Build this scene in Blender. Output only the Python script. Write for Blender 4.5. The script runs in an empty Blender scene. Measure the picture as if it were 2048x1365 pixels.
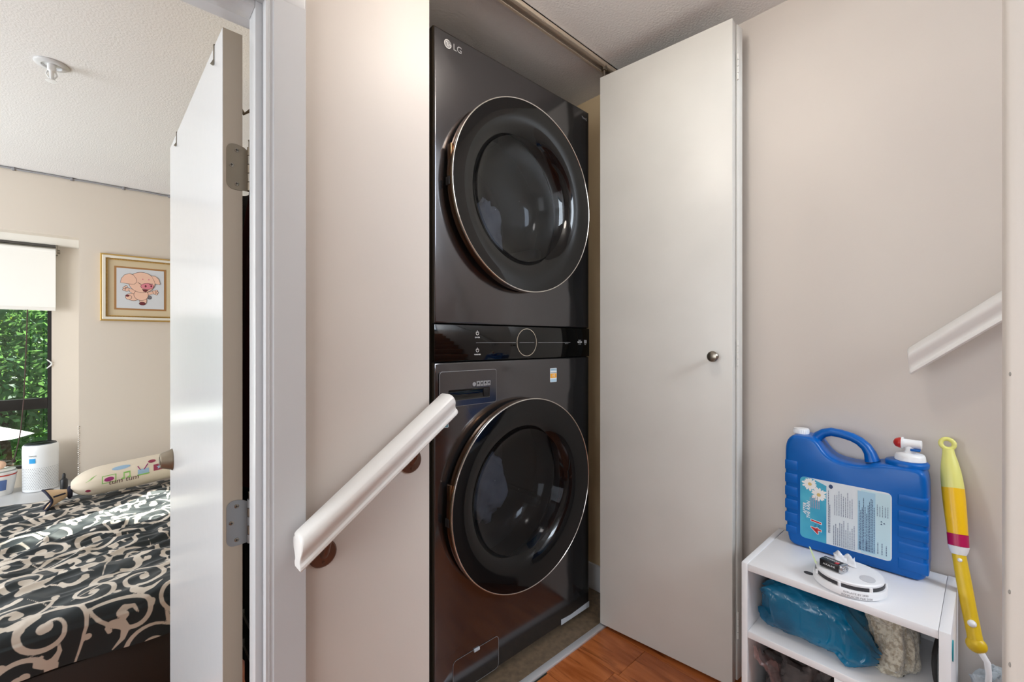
import bpy, bmesh, math, random
import numpy as np
from mathutils import Vector, Matrix, noise
random.seed(7); np.random.seed(7)
S = bpy.context.scene
COL = S.collection
PI = math.pi
R = math.radians

# ------------------------------------------------------------------ camera
EYE = 1.035
cd = bpy.data.cameras.new('camera'); cam = bpy.data.objects.new('camera', cd); COL.objects.link(cam)
cd.sensor_width = 36.0; cd.lens = 36.0 * 875.0 / 2048.0; cd.clip_start = 0.02; cd.clip_end = 200
cam.location = (0, 0, EYE)
cam.rotation_euler = (PI / 2, 0, math.atan2(0.736, 0.677) - PI / 2)
S.camera = cam

# ------------------------------------------------------------------ world, sun, large lights, exposure
w = bpy.data.worlds.new('daylight'); S.world = w; w.use_nodes = True
nt = w.node_tree; bg = nt.nodes['Background']
sky = nt.nodes.new('ShaderNodeTexSky'); sky.sky_type = 'HOSEK_WILKIE'
sky.sun_direction = Vector((0.77, 0.64, 1.0)).normalized(); sky.turbidity = 3.0
nt.links.new(sky.outputs[0], bg.inputs[0]); bg.inputs[1].default_value = 2.4

def lamp(name, kind, loc, energy, color, rot=None, **kw):
    l = bpy.data.lights.new(name, kind); o = bpy.data.objects.new(name, l); COL.objects.link(o)
    l.energy = energy; l.color = color; o.location = loc
    if rot is not None: o.rotation_euler = rot
    for k, v in kw.items(): setattr(l, k, v)
    return o
def aim(d): return Vector(d).to_track_quat('-Z', 'Y').to_euler()
lamp('sun', 'SUN', (4, 9, 6), 20.0, (1, .95, .88), aim((-.77, -.64, -1.0)), angle=R(.8))
# added area lamps carry daylight from assumed, unseen windows (stair hall, stairwell, bedroom side)
lamp('hall_fill_added', 'AREA', (-1.76, -.10, 1.20), 24, (.98, .99, 1), aim((1, .06, .05)), shape='RECTANGLE', size=1.5, size_y=1.25)
lamp('stair_fill_added', 'AREA', (1.05, -2.36, 2.55), 50, (.80, .90, 1.0), aim((0, 1, -.35)), shape='RECTANGLE', size=.8, size_y=1.0)
lamp('bedroom_fill_added', 'AREA', (-2.26, 2.7, .95), 66, (.93, .97, 1), aim((1, 0, .18)), shape='RECTANGLE', size=1.5, size_y=1.2)
S.view_settings.view_transform = 'Standard'; S.view_settings.look = 'None'
S.view_settings.gamma = 1.0; S.view_settings.use_curve_mapping = False
S.view_settings.exposure = 0.15

# ------------------------------------------------------------------ materials
def lin(c):
    def f(v):
        v /= 255.0
        return v / 12.92 if v <= .04045 else ((v + .055) / 1.055) ** 2.4
    return (f(c[0]), f(c[1]), f(c[2]), 1)
MATS = {}
def mat(name, c, rough=.5, metal=0., spec=.5, bump=None, vary=None, coat=0., emit=None, trans=0., sheen=0., alpha=1.):
    """bump=(scale, strength[, distance]); vary=(scale, second colour[, detail, lo, hi])"""
    if name in MATS: return MATS[name]
    m = bpy.data.materials.new(name); m.use_nodes = True; MATS[name] = m
    t = m.node_tree; b = t.nodes['Principled BSDF']
    b.inputs['Base Color'].default_value = lin(c); b.inputs['Roughness'].default_value = rough
    b.inputs['Metallic'].default_value = metal; b.inputs['Specular IOR Level'].default_value = spec
    b.inputs['Coat Weight'].default_value = coat; b.inputs['Coat Roughness'].default_value = .04
    b.inputs['Transmission Weight'].default_value = trans; b.inputs['Sheen Weight'].default_value = sheen
    b.inputs['Alpha'].default_value = alpha
    if emit:
        b.inputs['Emission Color'].default_value = lin(emit[0]); b.inputs['Emission Strength'].default_value = emit[1]
    if bump or vary:
        tc = t.nodes.new('ShaderNodeTexCoord')
    if bump:
        n = t.nodes.new('ShaderNodeTexNoise'); n.inputs['Scale'].default_value = bump[0]; n.inputs['Detail'].default_value = 3
        bp = t.nodes.new('ShaderNodeBump'); bp.inputs['Strength'].default_value = bump[1]
        bp.inputs['Distance'].default_value = bump[2] if len(bump) > 2 else .002
        t.links.new(tc.outputs['Object'], n.inputs['Vector']); t.links.new(n.outputs['Fac'], bp.inputs['Height'])
        t.links.new(bp.outputs['Normal'], b.inputs['Normal'])
    if vary:
        n = t.nodes.new('ShaderNodeTexNoise'); n.inputs['Scale'].default_value = vary[0]
        n.inputs['Detail'].default_value = vary[2] if len(vary) > 2 else 3
        rp = t.nodes.new('ShaderNodeMapRange'); rp.inputs[1].default_value = vary[3] if len(vary) > 3 else .35
        rp.inputs[2].default_value = vary[4] if len(vary) > 4 else .7
        mx = t.nodes.new('ShaderNodeMix'); mx.data_type = 'RGBA'
        mx.inputs['A'].default_value = lin(c); mx.inputs['B'].default_value = lin(vary[1])
        t.links.new(tc.outputs['Object'], n.inputs['Vector']); t.links.new(n.outputs['Fac'], rp.inputs[0])
        t.links.new(rp.outputs[0], mx.inputs['Factor']); t.links.new(mx.outputs['Result'], b.inputs['Base Color'])
    return m
def clear_mat(name, tint, rough=.02, ior=1.45, opacity=0., body=(128, 128, 128)):
    """thin see-through sheet: tinted transparency under a Fresnel gloss, with some diffuse body"""
    m = bpy.data.materials.new(name); m.use_nodes = True; MATS[name] = m
    t = m.node_tree; t.nodes.clear(); N = t.nodes.new
    out = N('ShaderNodeOutputMaterial'); tr = N('ShaderNodeBsdfTransparent'); gl = N('ShaderNodeBsdfGlossy')
    df = N('ShaderNodeBsdfDiffuse'); mx = N('ShaderNodeMixShader'); m2 = N('ShaderNodeMixShader'); lw = N('ShaderNodeLayerWeight'); pw = N('ShaderNodeMath'); pw.operation = 'POWER'; fr = N('ShaderNodeMapRange')
    tr.inputs[0].default_value = lin(tint); df.inputs[0].default_value = lin(body); gl.inputs['Roughness'].default_value = rough
    lw.inputs[0].default_value = .5; pw.inputs[1].default_value = 4.; fr.inputs[3].default_value = ((ior-1)/(ior+1))**2; fr.inputs[4].default_value = 1.; m2.inputs[0].default_value = opacity
    t.links.new(lw.outputs['Facing'], pw.inputs[0]); t.links.new(pw.outputs[0], fr.inputs[0]); t.links.new(tr.outputs[0], m2.inputs[1]); t.links.new(df.outputs[0], m2.inputs[2])
    t.links.new(fr.outputs[0], mx.inputs[0]); t.links.new(m2.outputs[0], mx.inputs[1]); t.links.new(gl.outputs[0], mx.inputs[2])
    t.links.new(mx.outputs[0], out.inputs[0])
    return m

# ------------------------------------------------------------------ mesh building
class MB:
    def __init__(s): s.v = []; s.f = []
    def add(s, v, f):
        o = len(s.v); s.v += [tuple(p) for p in v]; s.f += [tuple(i + o for i in q) for q in f]; return s
    def box(s, a, b):
        x0, y0, z0 = a; x1, y1, z1 = b
        return s.add([(x0,y0,z0),(x1,y0,z0),(x1,y1,z0),(x0,y1,z0),(x0,y0,z1),(x1,y0,z1),(x1,y1,z1),(x0,y1,z1)],
                     [(0,3,2,1),(4,5,6,7),(0,1,5,4),(1,2,6,5),(2,3,7,6),(3,0,4,7)])
    def bbox(s, a, b, r=.003, seg=2):
        bm = bmesh.new(); bmesh.ops.create_cube(bm, size=1)
        d = [b[i] - a[i] for i in range(3)]; c = [(b[i] + a[i]) / 2 for i in range(3)]
        for v in bm.verts: v.co = Vector((v.co[i] * d[i] + c[i] for i in range(3)))
        bmesh.ops.bevel(bm, geom=bm.edges[:], offset=min(r, min(d) * .49), segments=seg, profile=.5, affect='EDGES')
        return s.bm(bm)
    def bm(s, bm):
        bm.verts.index_update(); s.add([v.co[:] for v in bm.verts], [[v.index for v in f.verts] for f in bm.faces]); bm.free(); return s
    def lathe(s, prof, c, axis='z', n=32, cap=True, flip=False, arc=None):
        """prof: list of (radius, along-axis)"""
        c = Vector(c); A = {'x': ((0,1,0),(0,0,1),(1,0,0)), 'y': ((0,0,1),(1,0,0),(0,1,0)), 'z': ((1,0,0),(0,1,0),(0,0,1))}[axis]
        u, v, w_ = map(Vector, A); vs = []; fs = []
        for r, h in prof:
            for k in range(n):
                a = 2 * PI * k / n; vs.append(c + u * (r * math.cos(a)) + v * (r * math.sin(a)) + w_ * h)
        for i in range(len(prof) - 1):
            for k in range(n):
                k2 = (k + 1) % n; q = (i*n+k, i*n+k2, (i+1)*n+k2, (i+1)*n+k); fs.append(q[::-1] if flip else q)
        if cap:
            fs.append(tuple(range(n))[::-1]); fs.append(tuple(range((len(prof)-1)*n, len(prof)*n)))
        return s.add(vs, fs)
    def tube(s, pts, r, n=10, cap=True, flat=None):
        """tube along pts; r a number or a list; flat=(scale, axis vector) squashes"""
        pts = [Vector(p) for p in pts]; m = len(pts); rr = r if isinstance(r, (list, tuple)) else [r] * m
        vs = []; fs = []; prev = None
        for i, p in enumerate(pts):
            t = (pts[min(i+1, m-1)] - pts[max(i-1, 0)]).normalized()
            if prev is None:
                a = Vector((0,0,1)) if abs(t.z) < .9 else Vector((1,0,0)); u = t.cross(a).normalized()
            else: u = (prev - t * prev.dot(t)).normalized()
            prev = u; v = t.cross(u)
            for k in range(n):
                a = 2*PI*k/n; d = u*(rr[i]*math.cos(a)) + v*(rr[i]*math.sin(a))
                if flat: ax = Vector(flat[1]); d = d - ax * d.dot(ax) * (1 - flat[0])
                vs.append(p + d)
        for i in range(m-1):
            for k in range(n): k2 = (k+1) % n; fs.append((i*n+k, i*n+k2, (i+1)*n+k2, (i+1)*n+k))
        if cap: fs.append(tuple(range(n))[::-1]); fs.append(tuple(range((m-1)*n, m*n)))
        return s.add(vs, fs)
    def prism(s, poly, o, u, v, depth, n=None):
        """polygon (a,b) in the plane o + a*u + b*v, extruded by depth along u x v (towards the viewer)"""
        o, u, v = Vector(o), Vector(u), Vector(v); nn = u.cross(v).normalized() * depth; k = len(poly)
        P = [o + u*a + v*b for a, b in poly]
        return s.add(P + [p + nn for p in P], [tuple(range(k))[::-1], tuple(range(k, 2*k))] + [(i, (i+1) % k, (i+1) % k + k, i + k) for i in range(k)])
    def bprism(s, poly, o, u, v, depth, r=.003, seg=2):
        t = MB().prism(poly, o, u, v, depth); k = len(poly)
        bm = bmesh.new(); vs = [bm.verts.new(p) for p in t.v]
        for f in t.f: bm.faces.new([vs[i] for i in f])
        bm.edges.ensure_lookup_table(); fs = list(bm.faces)
        e = [e for e in bm.edges if any(len(f.verts) == k and k != 4 for f in e.link_faces)] if k != 4 else bm.edges[:]
        bmesh.ops.bevel(bm, geom=e, offset=r, segments=seg, profile=.5, affect='EDGES')
        return s.bm(bm)
    def grid(s, fn, nu, nv, wrap=False):
        vs = [fn(i / (nu - (0 if wrap else 1)), j / (nv - 1)) for j in range(nv) for i in range(nu)]
        fs = []
        for j in range(nv - 1):
            for i in range(nu if wrap else nu - 1):
                i2 = (i + 1) % nu; fs.append((j*nu+i, j*nu+i2, (j+1)*nu+i2, (j+1)*nu+i))
        return s.add(vs, fs)
    def sphere(s, c, r, nu=24, nv=14, sc=(1,1,1), fn=None):
        def g(u, v):
            a = 2*PI*u; b = PI*(v-.5)*.998
            d = Vector((math.cos(b)*math.cos(a), math.cos(b)*math.sin(a), math.sin(b)))
            k = fn(d) if fn else 1
            return (c[0]+d.x*r*sc[0]*k, c[1]+d.y*r*sc[1]*k, c[2]+d.z*r*sc[2]*k)
        return s.grid(g, nu, nv, wrap=True)
OFF = {}
def finish(o, smooth):
    me = o.data
    if smooth is not None:
        me.shade_smooth(); me.set_sharp_from_angle(angle=R(smooth))
def tag(o, label=None, cat=None, group=None, kind=None):
    if label: o['label'] = label
    if cat: o['category'] = cat
    if group: o['group'] = group
    if kind: o['kind'] = kind
    return o
def thing(name, loc, label, cat, group=None):
    o = bpy.data.objects.new(name, None); COL.objects.link(o); o.location = loc; o.empty_display_size = .05
    OFF[o] = Vector(loc); return tag(o, label, cat, group)
def make(name, mb, m, parent=None, smooth=35, base=None):
    """mesh object; world coordinates in, stored relative to its thing's base"""
    if parent is not None: off = OFF[parent]
    elif base is not None: off = Vector(base)
    else:
        A = np.array([tuple(p) for p in mb.v]); lo, hi = A.min(0), A.max(0); off = Vector(((lo[0]+hi[0])/2, (lo[1]+hi[1])/2, lo[2]))
    me = bpy.data.meshes.new(name); me.from_pydata([tuple(Vector(p) - off) for p in mb.v], [], mb.f); me.update()
    bm = bmesh.new(); bm.from_mesh(me); bmesh.ops.recalc_face_normals(bm, faces=bm.faces[:]); bm.to_mesh(me); bm.free()
    me.materials.append(m if not isinstance(m, str) else MATS[m])
    o = bpy.data.objects.new(name, me); COL.objects.link(o); OFF[o] = off
    if parent is not None: o.parent = parent
    else: o.location = off
    finish(o, smooth); return o
def struct(name, mb, m, parent=None, smooth=35):
    o = make(name, mb, m, parent, smooth)
    if parent is None: o['kind'] = 'structure'
    return o
def text(name, s, size, o, right, up, m, parent, align='CENTER', depth=.0004, shear=0., sx=1., bold=0.):
    """flat lettering as mesh, origin o, reading along right"""
    c = bpy.data.curves.new(name, 'FONT'); c.body = s; c.size = size; c.align_x = align; c.align_y = 'CENTER'; c.shear = shear; c.offset = bold
    c.resolution_u = 3
    t = bpy.data.objects.new(name, c); COL.objects.link(t); me = bpy.data.meshes.new_from_object(t)
    bpy.data.objects.remove(t); bpy.data.curves.remove(c)
    right, up, o = Vector(right), Vector(up), Vector(o); nn = right.cross(up).normalized()
    mb = MB(); mb.add([o + right*(v.co.x*sx) + up*v.co.y + nn*depth for v in me.vertices], [tuple(p.vertices) for p in me.polygons])
    bpy.data.meshes.remove(me)
    ob = make(name, mb, m, parent, None)
    # keep the letters facing along nn
    if ob.data.polygons and ob.data.polygons[0].normal.dot(nn) < 0: ob.data.flip_normals()
    return ob
def flat(name, poly, o, u, v, m, parent, depth=.0006):
    return make(name, MB().prism(poly, o, u, v, depth), m, parent, None)
def circ(cx, cy, r, n=20, ry=None, rot=0):
    ry = ry or r; return [(cx + r*math.cos(a)*math.cos(rot) - ry*math.sin(a)*math.sin(rot), cy + r*math.cos(a)*math.sin(rot) + ry*math.sin(a)*math.cos(rot)) for a in [2*PI*k/n for k in range(n)]]
def rrect(x0, y0, x1, y1, r, n=4):
    p = []
    for cx, cy, a0 in ((x1-r, y1-r, 0), (x0+r, y1-r, PI/2), (x0+r, y0+r, PI), (x1-r, y0+r, 1.5*PI)):
        for k in range(n+1): a = a0 + PI/2*k/n; p.append((cx + r*math.cos(a), cy + r*math.sin(a)))
    return p
def fbm(p, sc=1., oct=4): return noise.fractal(Vector(p) * sc, 1.0, 2.0, oct)
# ------------------------------------------------------------------ surfaces
mat('wall_paint', (214, 206, 198), .45, bump=(220, .10, .001), vary=(2.2, (209, 201, 194)))
mat('closet_tan', (205, 182, 146), .55, bump=(220, .10, .001))  # closet walls, a tanner tone than the hall walls
mat('bedroom_paint', (214, 204, 192), .5, bump=(220, .08, .001))
mat('trim_paint', (208, 210, 213), .28, bump=(60, .04, .001))
mat('door_paint', (213, 215, 218), .22, bump=(25, .10, .002))
mat('bifold_paint', (219, 217, 211), .38, bump=(40, .08, .001), vary=(5, (213, 211, 205)))
mat('ceiling_texture', (228, 227, 227), .8, bump=(140, .42, .004))
mat('white_plaster', (236, 232, 226), .5)
mat('rail_paint', (233, 231, 228), .30, bump=(30, .05, .001))
mat('vinyl', (122, 104, 84), .55, vary=(60, (98, 84, 68), 6))
mat('aluminium', (206, 207, 210), .35, .35)
mat('nickel', (150, 143, 132), .30, 1.0)
mat('bronze', (112, 84, 70), .38, .7)
mat('hinge_brown', (141, 130, 114), .38, .75)
mat('hinge_grey', (146, 148, 150), .38, .75)
mat('black_gap', (14, 13, 12), .7)
mat('edge_paint', (176, 163, 147), .45)
def wood(name, a, b, c):
    m = bpy.data.materials.new(name); m.use_nodes = True; MATS[name] = m
    t = m.node_tree; p = t.nodes['Principled BSDF']; N = t.nodes.new
    tc = N('ShaderNodeTexCoord'); oi = N('ShaderNodeObjectInfo'); mp = N('ShaderNodeMapping'); mp.inputs['Scale'].default_value = (9, 1.3, 9)
    ad = N('ShaderNodeVectorMath'); ad.operation = 'ADD'; sc = N('ShaderNodeVectorMath'); sc.operation = 'SCALE'; sc.inputs['Scale'].default_value = 7.
    cb = N('ShaderNodeCombineXYZ')
    for i in range(3): t.links.new(oi.outputs['Random'], cb.inputs[i])
    t.links.new(cb.outputs[0], sc.inputs[0]); t.links.new(tc.outputs['Object'], ad.inputs[0]); t.links.new(sc.outputs[0], ad.inputs[1])
    t.links.new(ad.outputs[0], mp.inputs[0])
    n1 = N('ShaderNodeTexNoise'); n1.inputs['Scale'].default_value = 2.2; n1.inputs['Detail'].default_value = 7; n1.inputs['Distortion'].default_value = 1.6
    n2 = N('ShaderNodeTexNoise'); n2.inputs['Scale'].default_value = 5.; n2.inputs['Detail'].default_value = 9; n2.inputs['Distortion'].default_value = .6
    t.links.new(mp.outputs[0], n1.inputs[0]); t.links.new(mp.outputs[0], n2.inputs[0])
    r1 = N('ShaderNodeValToRGB'); e = r1.color_ramp.elements; e[0].position = .33; e[0].color = lin(a); e[1].position = .62; e[1].color = lin(b)
    r2 = N('ShaderNodeMapRange'); r2.inputs[1].default_value = .26; r2.inputs[2].default_value = .42
    mx = N('ShaderNodeMix'); mx.data_type = 'RGBA'; mx.inputs['A'].default_value = lin(c)
    t.links.new(n1.outputs[0], r1.inputs[0]); t.links.new(n2.outputs[0], r2.inputs[0]); t.links.new(r2.outputs[0], mx.inputs['Factor'])
    t.links.new(r1.outputs[0], mx.inputs['B']); t.links.new(mx.outputs['Result'], p.inputs['Base Color'])
    p.inputs['Roughness'].default_value = .27
    return m
wood('wood_floor', (150, 78, 36), (186, 108, 58), (98, 46, 22))

W1, W1B = .900, 1.005          # hall wall with the bedroom door and the closet opening
XR = 1.485                     # right wall
CEIL = 2.05
ZL = -.37                      # level of the bedroom and lower hall
JX = .209                      # hinge jamb
DHEAD = 1.662                   # door head
OPEN = .560                    # closet opening, left edge

# walls
struct('wall_hall', MB().box((.222, W1, ZL), (OPEN, W1B, CEIL)).box((-.59, W1, DHEAD+.02), (.222, W1B, CEIL)).box((-1.8, W1, ZL), (-.59, W1B, CEIL)), 'wall_paint')
struct('wall_right', MB().box((XR, -2.5, ZL), (XR+.1, .956, 3.6)), 'wall_paint')
struct('wall_closet_right', MB().box((XR, .956, -.05), (XR+.1, 1.95, CEIL)), 'closet_tan')
struct('wall_closet_back', MB().box((.46, 1.85, -.05), (XR, 1.95, CEIL)), 'closet_tan')
struct('wall_closet_left', MB().box((.46, W1B, ZL), (OPEN, 1.85, CEIL)), 'closet_tan')
struct('wall_stair', MB().bbox((.5, -2.5, ZL), (.615, -.009, 3.6), .006, 3), 'wall_paint')
mat('chip_grey', (150, 146, 140), .8)
for cz_ in (.845, 1.01, .79, .77, .66, .63, .615):
    make('paint_chip', MB().sphere((.5012, -.0108 - .0012*random.random(), cz_), .0013, 8, 6, (.5, .6, 1.2 + random.random())), 'chip_grey', bpy.data.objects['wall_stair'])
struct('wall_stair_end', MB().box((.615, -2.5, ZL), (XR, -2.45, 1.95)).box((.615, -2.5, 3.15), (XR, -2.45, 3.6)), 'wall_paint')
struct('wall_hall_back', MB().box((-1.8, -1.9, ZL), (.5, -1.8, CEIL)), 'wall_paint')
struct('wall_hall_left', MB().box((-1.9, -1.9, ZL), (-1.8, W1B, .55)).box((-1.9, -1.9, 1.85), (-1.8, W1B, CEIL)).box((-1.9, -1.9, .55), (-1.8, -.87, 1.85)).box((-1.9, .67, .55), (-1.8, W1B, 1.85)), 'wall_paint')
struct('ceiling', MB().box((-1.9, -1.9, CEIL), (.5, W1B, CEIL+.05)).box((.5, -.012, CEIL), (XR+.1, 1.95, CEIL+.05)), 'ceiling_texture')
struct('ceiling_stair', MB().box((.5, -2.5, 3.6), (XR+.1, -.012, 3.65)).box((.615, -.012, CEIL+.05), (XR, .03, 3.6)), 'ceiling_texture')
struct('ceiling_bedroom', MB().box((-2.3, W1B, CEIL), (.46, 1.95, CEIL+.05)).box((-2.3, 1.95, CEIL), (1.7, 3.96, CEIL+.05)), 'ceiling_texture')

# bedroom shell: far wall with a deep window recess
FY, RY = 3.86, 4.32
RXR, RTOP, RSILL = -.142, 1.683, .072
struct('wall_bedroom_far', MB().box((RXR, FY, ZL), (.63, FY+.1, CEIL)).box((1.5, FY, ZL), (1.7, FY+.1, CEIL)).box((.63, FY, 1.60), (1.5, FY+.1, CEIL)).box((.63, FY, ZL), (1.5, FY+.1, .02)).box((-1.75, FY, RTOP), (RXR, FY+.1, CEIL)).box((-2.3, FY, ZL), (-1.75, FY+.1, CEIL)).box((-1.75, FY+.02, ZL), (RXR, FY+.1, RSILL-.03)), 'bedroom_paint')
WX0, WX1, WZ0, WZ1 = -1.62, -.291, .19, 1.62
struct('wall_recess_back', MB().box((WX1, RY, RSILL-.03), (RXR+.1, RY+.08, RTOP+.02)).box((-1.85, RY, RSILL-.03), (WX0, RY+.08, RTOP+.02)).box((WX0, RY, RSILL-.03), (WX1, RY+.08, WZ0)).box((WX0, RY, WZ1), (WX1, RY+.08, RTOP+.02)), 'bedroom_paint')
struct('wall_recess_sides', MB().box((RXR, FY+.1, RSILL-.03), (RXR+.1, RY, RTOP)).box((-1.85, FY+.1, RSILL-.03), (-1.75, RY, RTOP)), 'bedroom_paint')
struct('ceiling_recess', MB().box((-1.85, FY+.1, RTOP), (RXR+.1, RY+.08, RTOP+.06)), 'white_plaster')
struct('trim_1', MB().bbox((-1.75, FY-.03, RSILL-.03), (RXR, RY, RSILL), .004), 'trim_paint')
struct('wall_bedroom_left', MB().box((-2.4, W1B, ZL), (-2.3, 3.96, .3)).box((-2.4, W1B, 1.6), (-2.3, 3.96, CEIL)).box((-2.4, W1B, .3), (-2.3, 1.9, 1.6)).box((-2.4, 3.5, .3), (-2.3, 3.96, 1.6)), 'bedroom_paint')
struct('wall_bedroom_right', MB().box((1.7, 1.95, ZL), (1.8, 3.96, CEIL)), 'bedroom_paint')
# plaster bead on the recess corner, chipped towards the bench
bead = MB()
for k in range(26):
    z = .16 + k*.0135; bead.sphere((RXR-.001, FY-.001, z), .0028 + .0022*random.random(), 8, 6)
struct('trim_2', bead, 'white_plaster')

# floors
fl = struct('floor', MB().box((OPEN-.02, -.05, -.06), (XR, .935, -.012)), 'black_gap')
def planks(x0, x1, y0, y1, z, wdt, parent, seedv):
    rnd = random.Random(seedv); x = x0
    while x < x1 - .01:
        xe = min(x + wdt, x1); y = y0 - rnd.random()*.6
        while y < y1 - .01:
            ye = y + 1.2; a = max(y, y0); b = min(ye, y1)
            if b - a > .02:
                make('plank', MB().bbox((x+.0006, a+.0006, z-.012), (xe-.0006, b-.0006, z), .0012, 1), 'wood_floor', parent)
            y = ye
        x = xe
planks(OPEN-.02, XR, -.05, .935, 0., .155, fl, 3)
fb = struct('floor_bedroom', MB().box((-2.3, W1B, ZL-.06), (.46, 1.95, ZL-.012)).box((-2.3, 1.95, ZL-.06), (1.7, FY, ZL-.012)), 'black_gap')
planks(-.30, .46, W1B, 1.95, ZL, .19, fb, 5); planks(-2.3, -.30, W1B, 1.95, ZL, .5, fb, 6); planks(-2.3, 1.7, 1.95, FY, ZL, .5, fb, 8)
fh = struct('floor_hall', MB().box((-1.8, -1.8, ZL-.06), (.5, W1, ZL-.012)), 'black_gap')
planks(-1.8, .30, -1.8, W1, ZL, .21, fh, 9); planks(.30, .50, -1.8, -.009, ZL, .2, fh, 10)
struct('floor_closet', MB().box((OPEN, .957, -.05), (XR, 1.85, .004)), 'vinyl')
struct('trim_3', MB().bbox((OPEN, .934, -.004), (1.40, .958, .007), .003, 2), 'aluminium')
# two steps from the lower hall up to the landing, then the flight up along the right wall
st = thing('lower_steps', (.43, .45, ZL), 'two wooden steps rising to the landing beside the closet', 'stairs')
make('step', MB().bbox((.31, 0, ZL), (OPEN-.02, W1, ZL+.185), .006), 'wood_floor', st)
make('riser', MB().box((OPEN-.03, 0, ZL+.185), (OPEN-.02, W1, -.012)), 'trim_paint', st)
st = thing('stair_flight', (1.05, -1.2, -.012), 'wooden stairs climbing along the right wall past the shelf', 'stairs')
for k in range(9):
    y = -.10 - k*.25; make('step', MB().bbox((.617, max(y-.28, -2.44), k*.185), (XR-.002, y, (k+1)*.185), .006), 'wood_floor', st)

# baseboards
struct('baseboard_right', MB().bbox((XR-.012, .045, 0), (XR, .932, .09), .004), 'trim_paint')
struct('baseboard_closet', MB().bbox((XR-.012, .962, .004), (XR, 1.85, .11), .004), 'trim_paint')
struct('baseboard_bedroom', MB().bbox((RXR, FY-.012, ZL), (1.7, FY, ZL+.09), .004), 'trim_paint')

# door casing, jamb and head on the hall side of the bedroom doorway
def casing(name, prof, x, z0, z1, sgn=1):
    return struct(name, MB().prism([(sgn*a, b) for a, b in prof], (x, W1, z0), (1,0,0), (0,-1,0), -(z1-z0)) if sgn > 0 else MB().prism([(sgn*a, b) for a, b in prof], (x, W1, z0), (1,0,0), (0,-1,0), -(z1-z0)), 'trim_paint', smooth=20)
prof = [(0, 0), (0, .010), (.002, .013), (.0045, .010), (.007, .0105), (.009, .0165), (.0635, .0175), (.064, .017), (.064, 0)]
casing('trim_4', prof, .2125, ZL, DHEAD+.075)
casing('trim_5', prof, -.5685, ZL, DHEAD+.075, -1)
struct('trim_6', MB().bbox((-.64, W1-.018, DHEAD+.004), (.2765, W1, DHEAD+.076), .003), 'trim_paint')
struct('trim_7', MB().box((JX, W1-.012, ZL), (.222, W1B, DHEAD+.02)).bbox((.197, .912, ZL), (JX, .957, DHEAD), .0015), 'trim_paint')
struct('trim_8', MB().box((-.578, W1-.012, ZL), (-.565, W1B, DHEAD+.02)).bbox((-.565, .912, ZL), (-.553, .957, DHEAD), .0015), 'trim_paint')
struct('trim_9', MB().box((-.565, W1-.012, DHEAD), (JX, W1B, DHEAD+.02)).bbox((-.553, .912, DHEAD-.012), (.197, .957, DHEAD-.0002), .0015), 'trim_paint')

# bedroom door, swung open into the bedroom
DT = 1.660
th = math.atan2(.144-.165, 1.787-1.029)
d1 = bpy.data.objects.new('door_1', None); COL.objects.link(d1); d1.location = (.2, 1.030, ZL+.01); d1.rotation_euler = (0, 0, -th); d1['kind'] = 'structure'
OFF[d1] = Vector((.2, 1.030, ZL+.01))
def L(x, y, z): return (.2+x, 1.030+y, z)          # door-local offsets
make('door_leaf', MB().bbox(L(-.035, 0, ZL+.012), L(0, .760, DT), .0015, 1), 'door_paint', d1)
make('edge_face', MB().box(L(-.0345, -.0006, ZL+.013), L(-.0005, .0002, DT-.001)), 'edge_paint', d1)
for zc, mname in ((1.387, 'hinge_brown'), (.667, 'hinge_grey')):
    hg = make('hinge_leaf', MB().prism(rrect(-.0285, -.046, .006, .046, .013, 5)[:0] + [(a, b) for a, b in
        [(.012, .036), (.002, .043), (-.010, .046)] + [(-.0155-.013*math.sin(t), .033+.013*math.cos(t)) for t in [PI/2*k/6 for k in range(7)]]
        + [(-.0155-.013*math.cos(t), -.033-.013*math.sin(t)) for t in [PI/2*k/6 for k in range(7)]] + [(-.006, -.046), (.002, -.045), (.012, -.045)]],
        L(0, -.0007, zc), (1,0,0), (0,0,1), .0016), mname, d1)
    for k in range(3):
        a, b = ((-.011, .034), (-.020, .002), (-.011, -.034))[k]
        sc = make('screw', MB().lathe([(.0042, 0), (.0042, -.0012), (.0028, -.0018)], L(a, -.0020, zc+b), 'y', 16), 'nickel', hg)
        make('screw_slot', MB().box(L(a-.0022, -.0044, zc+b-.0005), L(a+.0022, -.0036, zc+b+.0005)).box(L(a-.0005, -.0044, zc+b-.0022), L(a+.0005, -.0036, zc+b+.0022)), 'black_gap', hg)
    for k in range(5):
        z0 = zc - .045 + k*.018
        make('knuckle', MB().lathe([(.0052, 0), (.006, .0006), (.006, .0168), (.0052, .0174)], L(.0125, -.0065, z0), 'z', 16), 'nickel' if k % 2 else mname, d1)
    make('hinge_pin', MB().lathe([(.0035, 0), (.0035, .012), (.0042, .0125), (.0042, .0145)], L(.0125, -.0065, zc+.045), 'z', 14), 'nickel', d1)
# tapered lock collar on the door face
lk = make('lock_collar', MB().lathe([(.033, 0), (.033, -.002), (.0305, -.006), (.0225, -.029), (.020, -.031)], L(-.035, .705, .663), 'x', 32), 'hinge_brown', d1)
make('lock_plug', MB().lathe([(.013, 0), (.013, -.002)], L(-.066, .705, .663), 'x', 20), 'nickel', d1)

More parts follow.
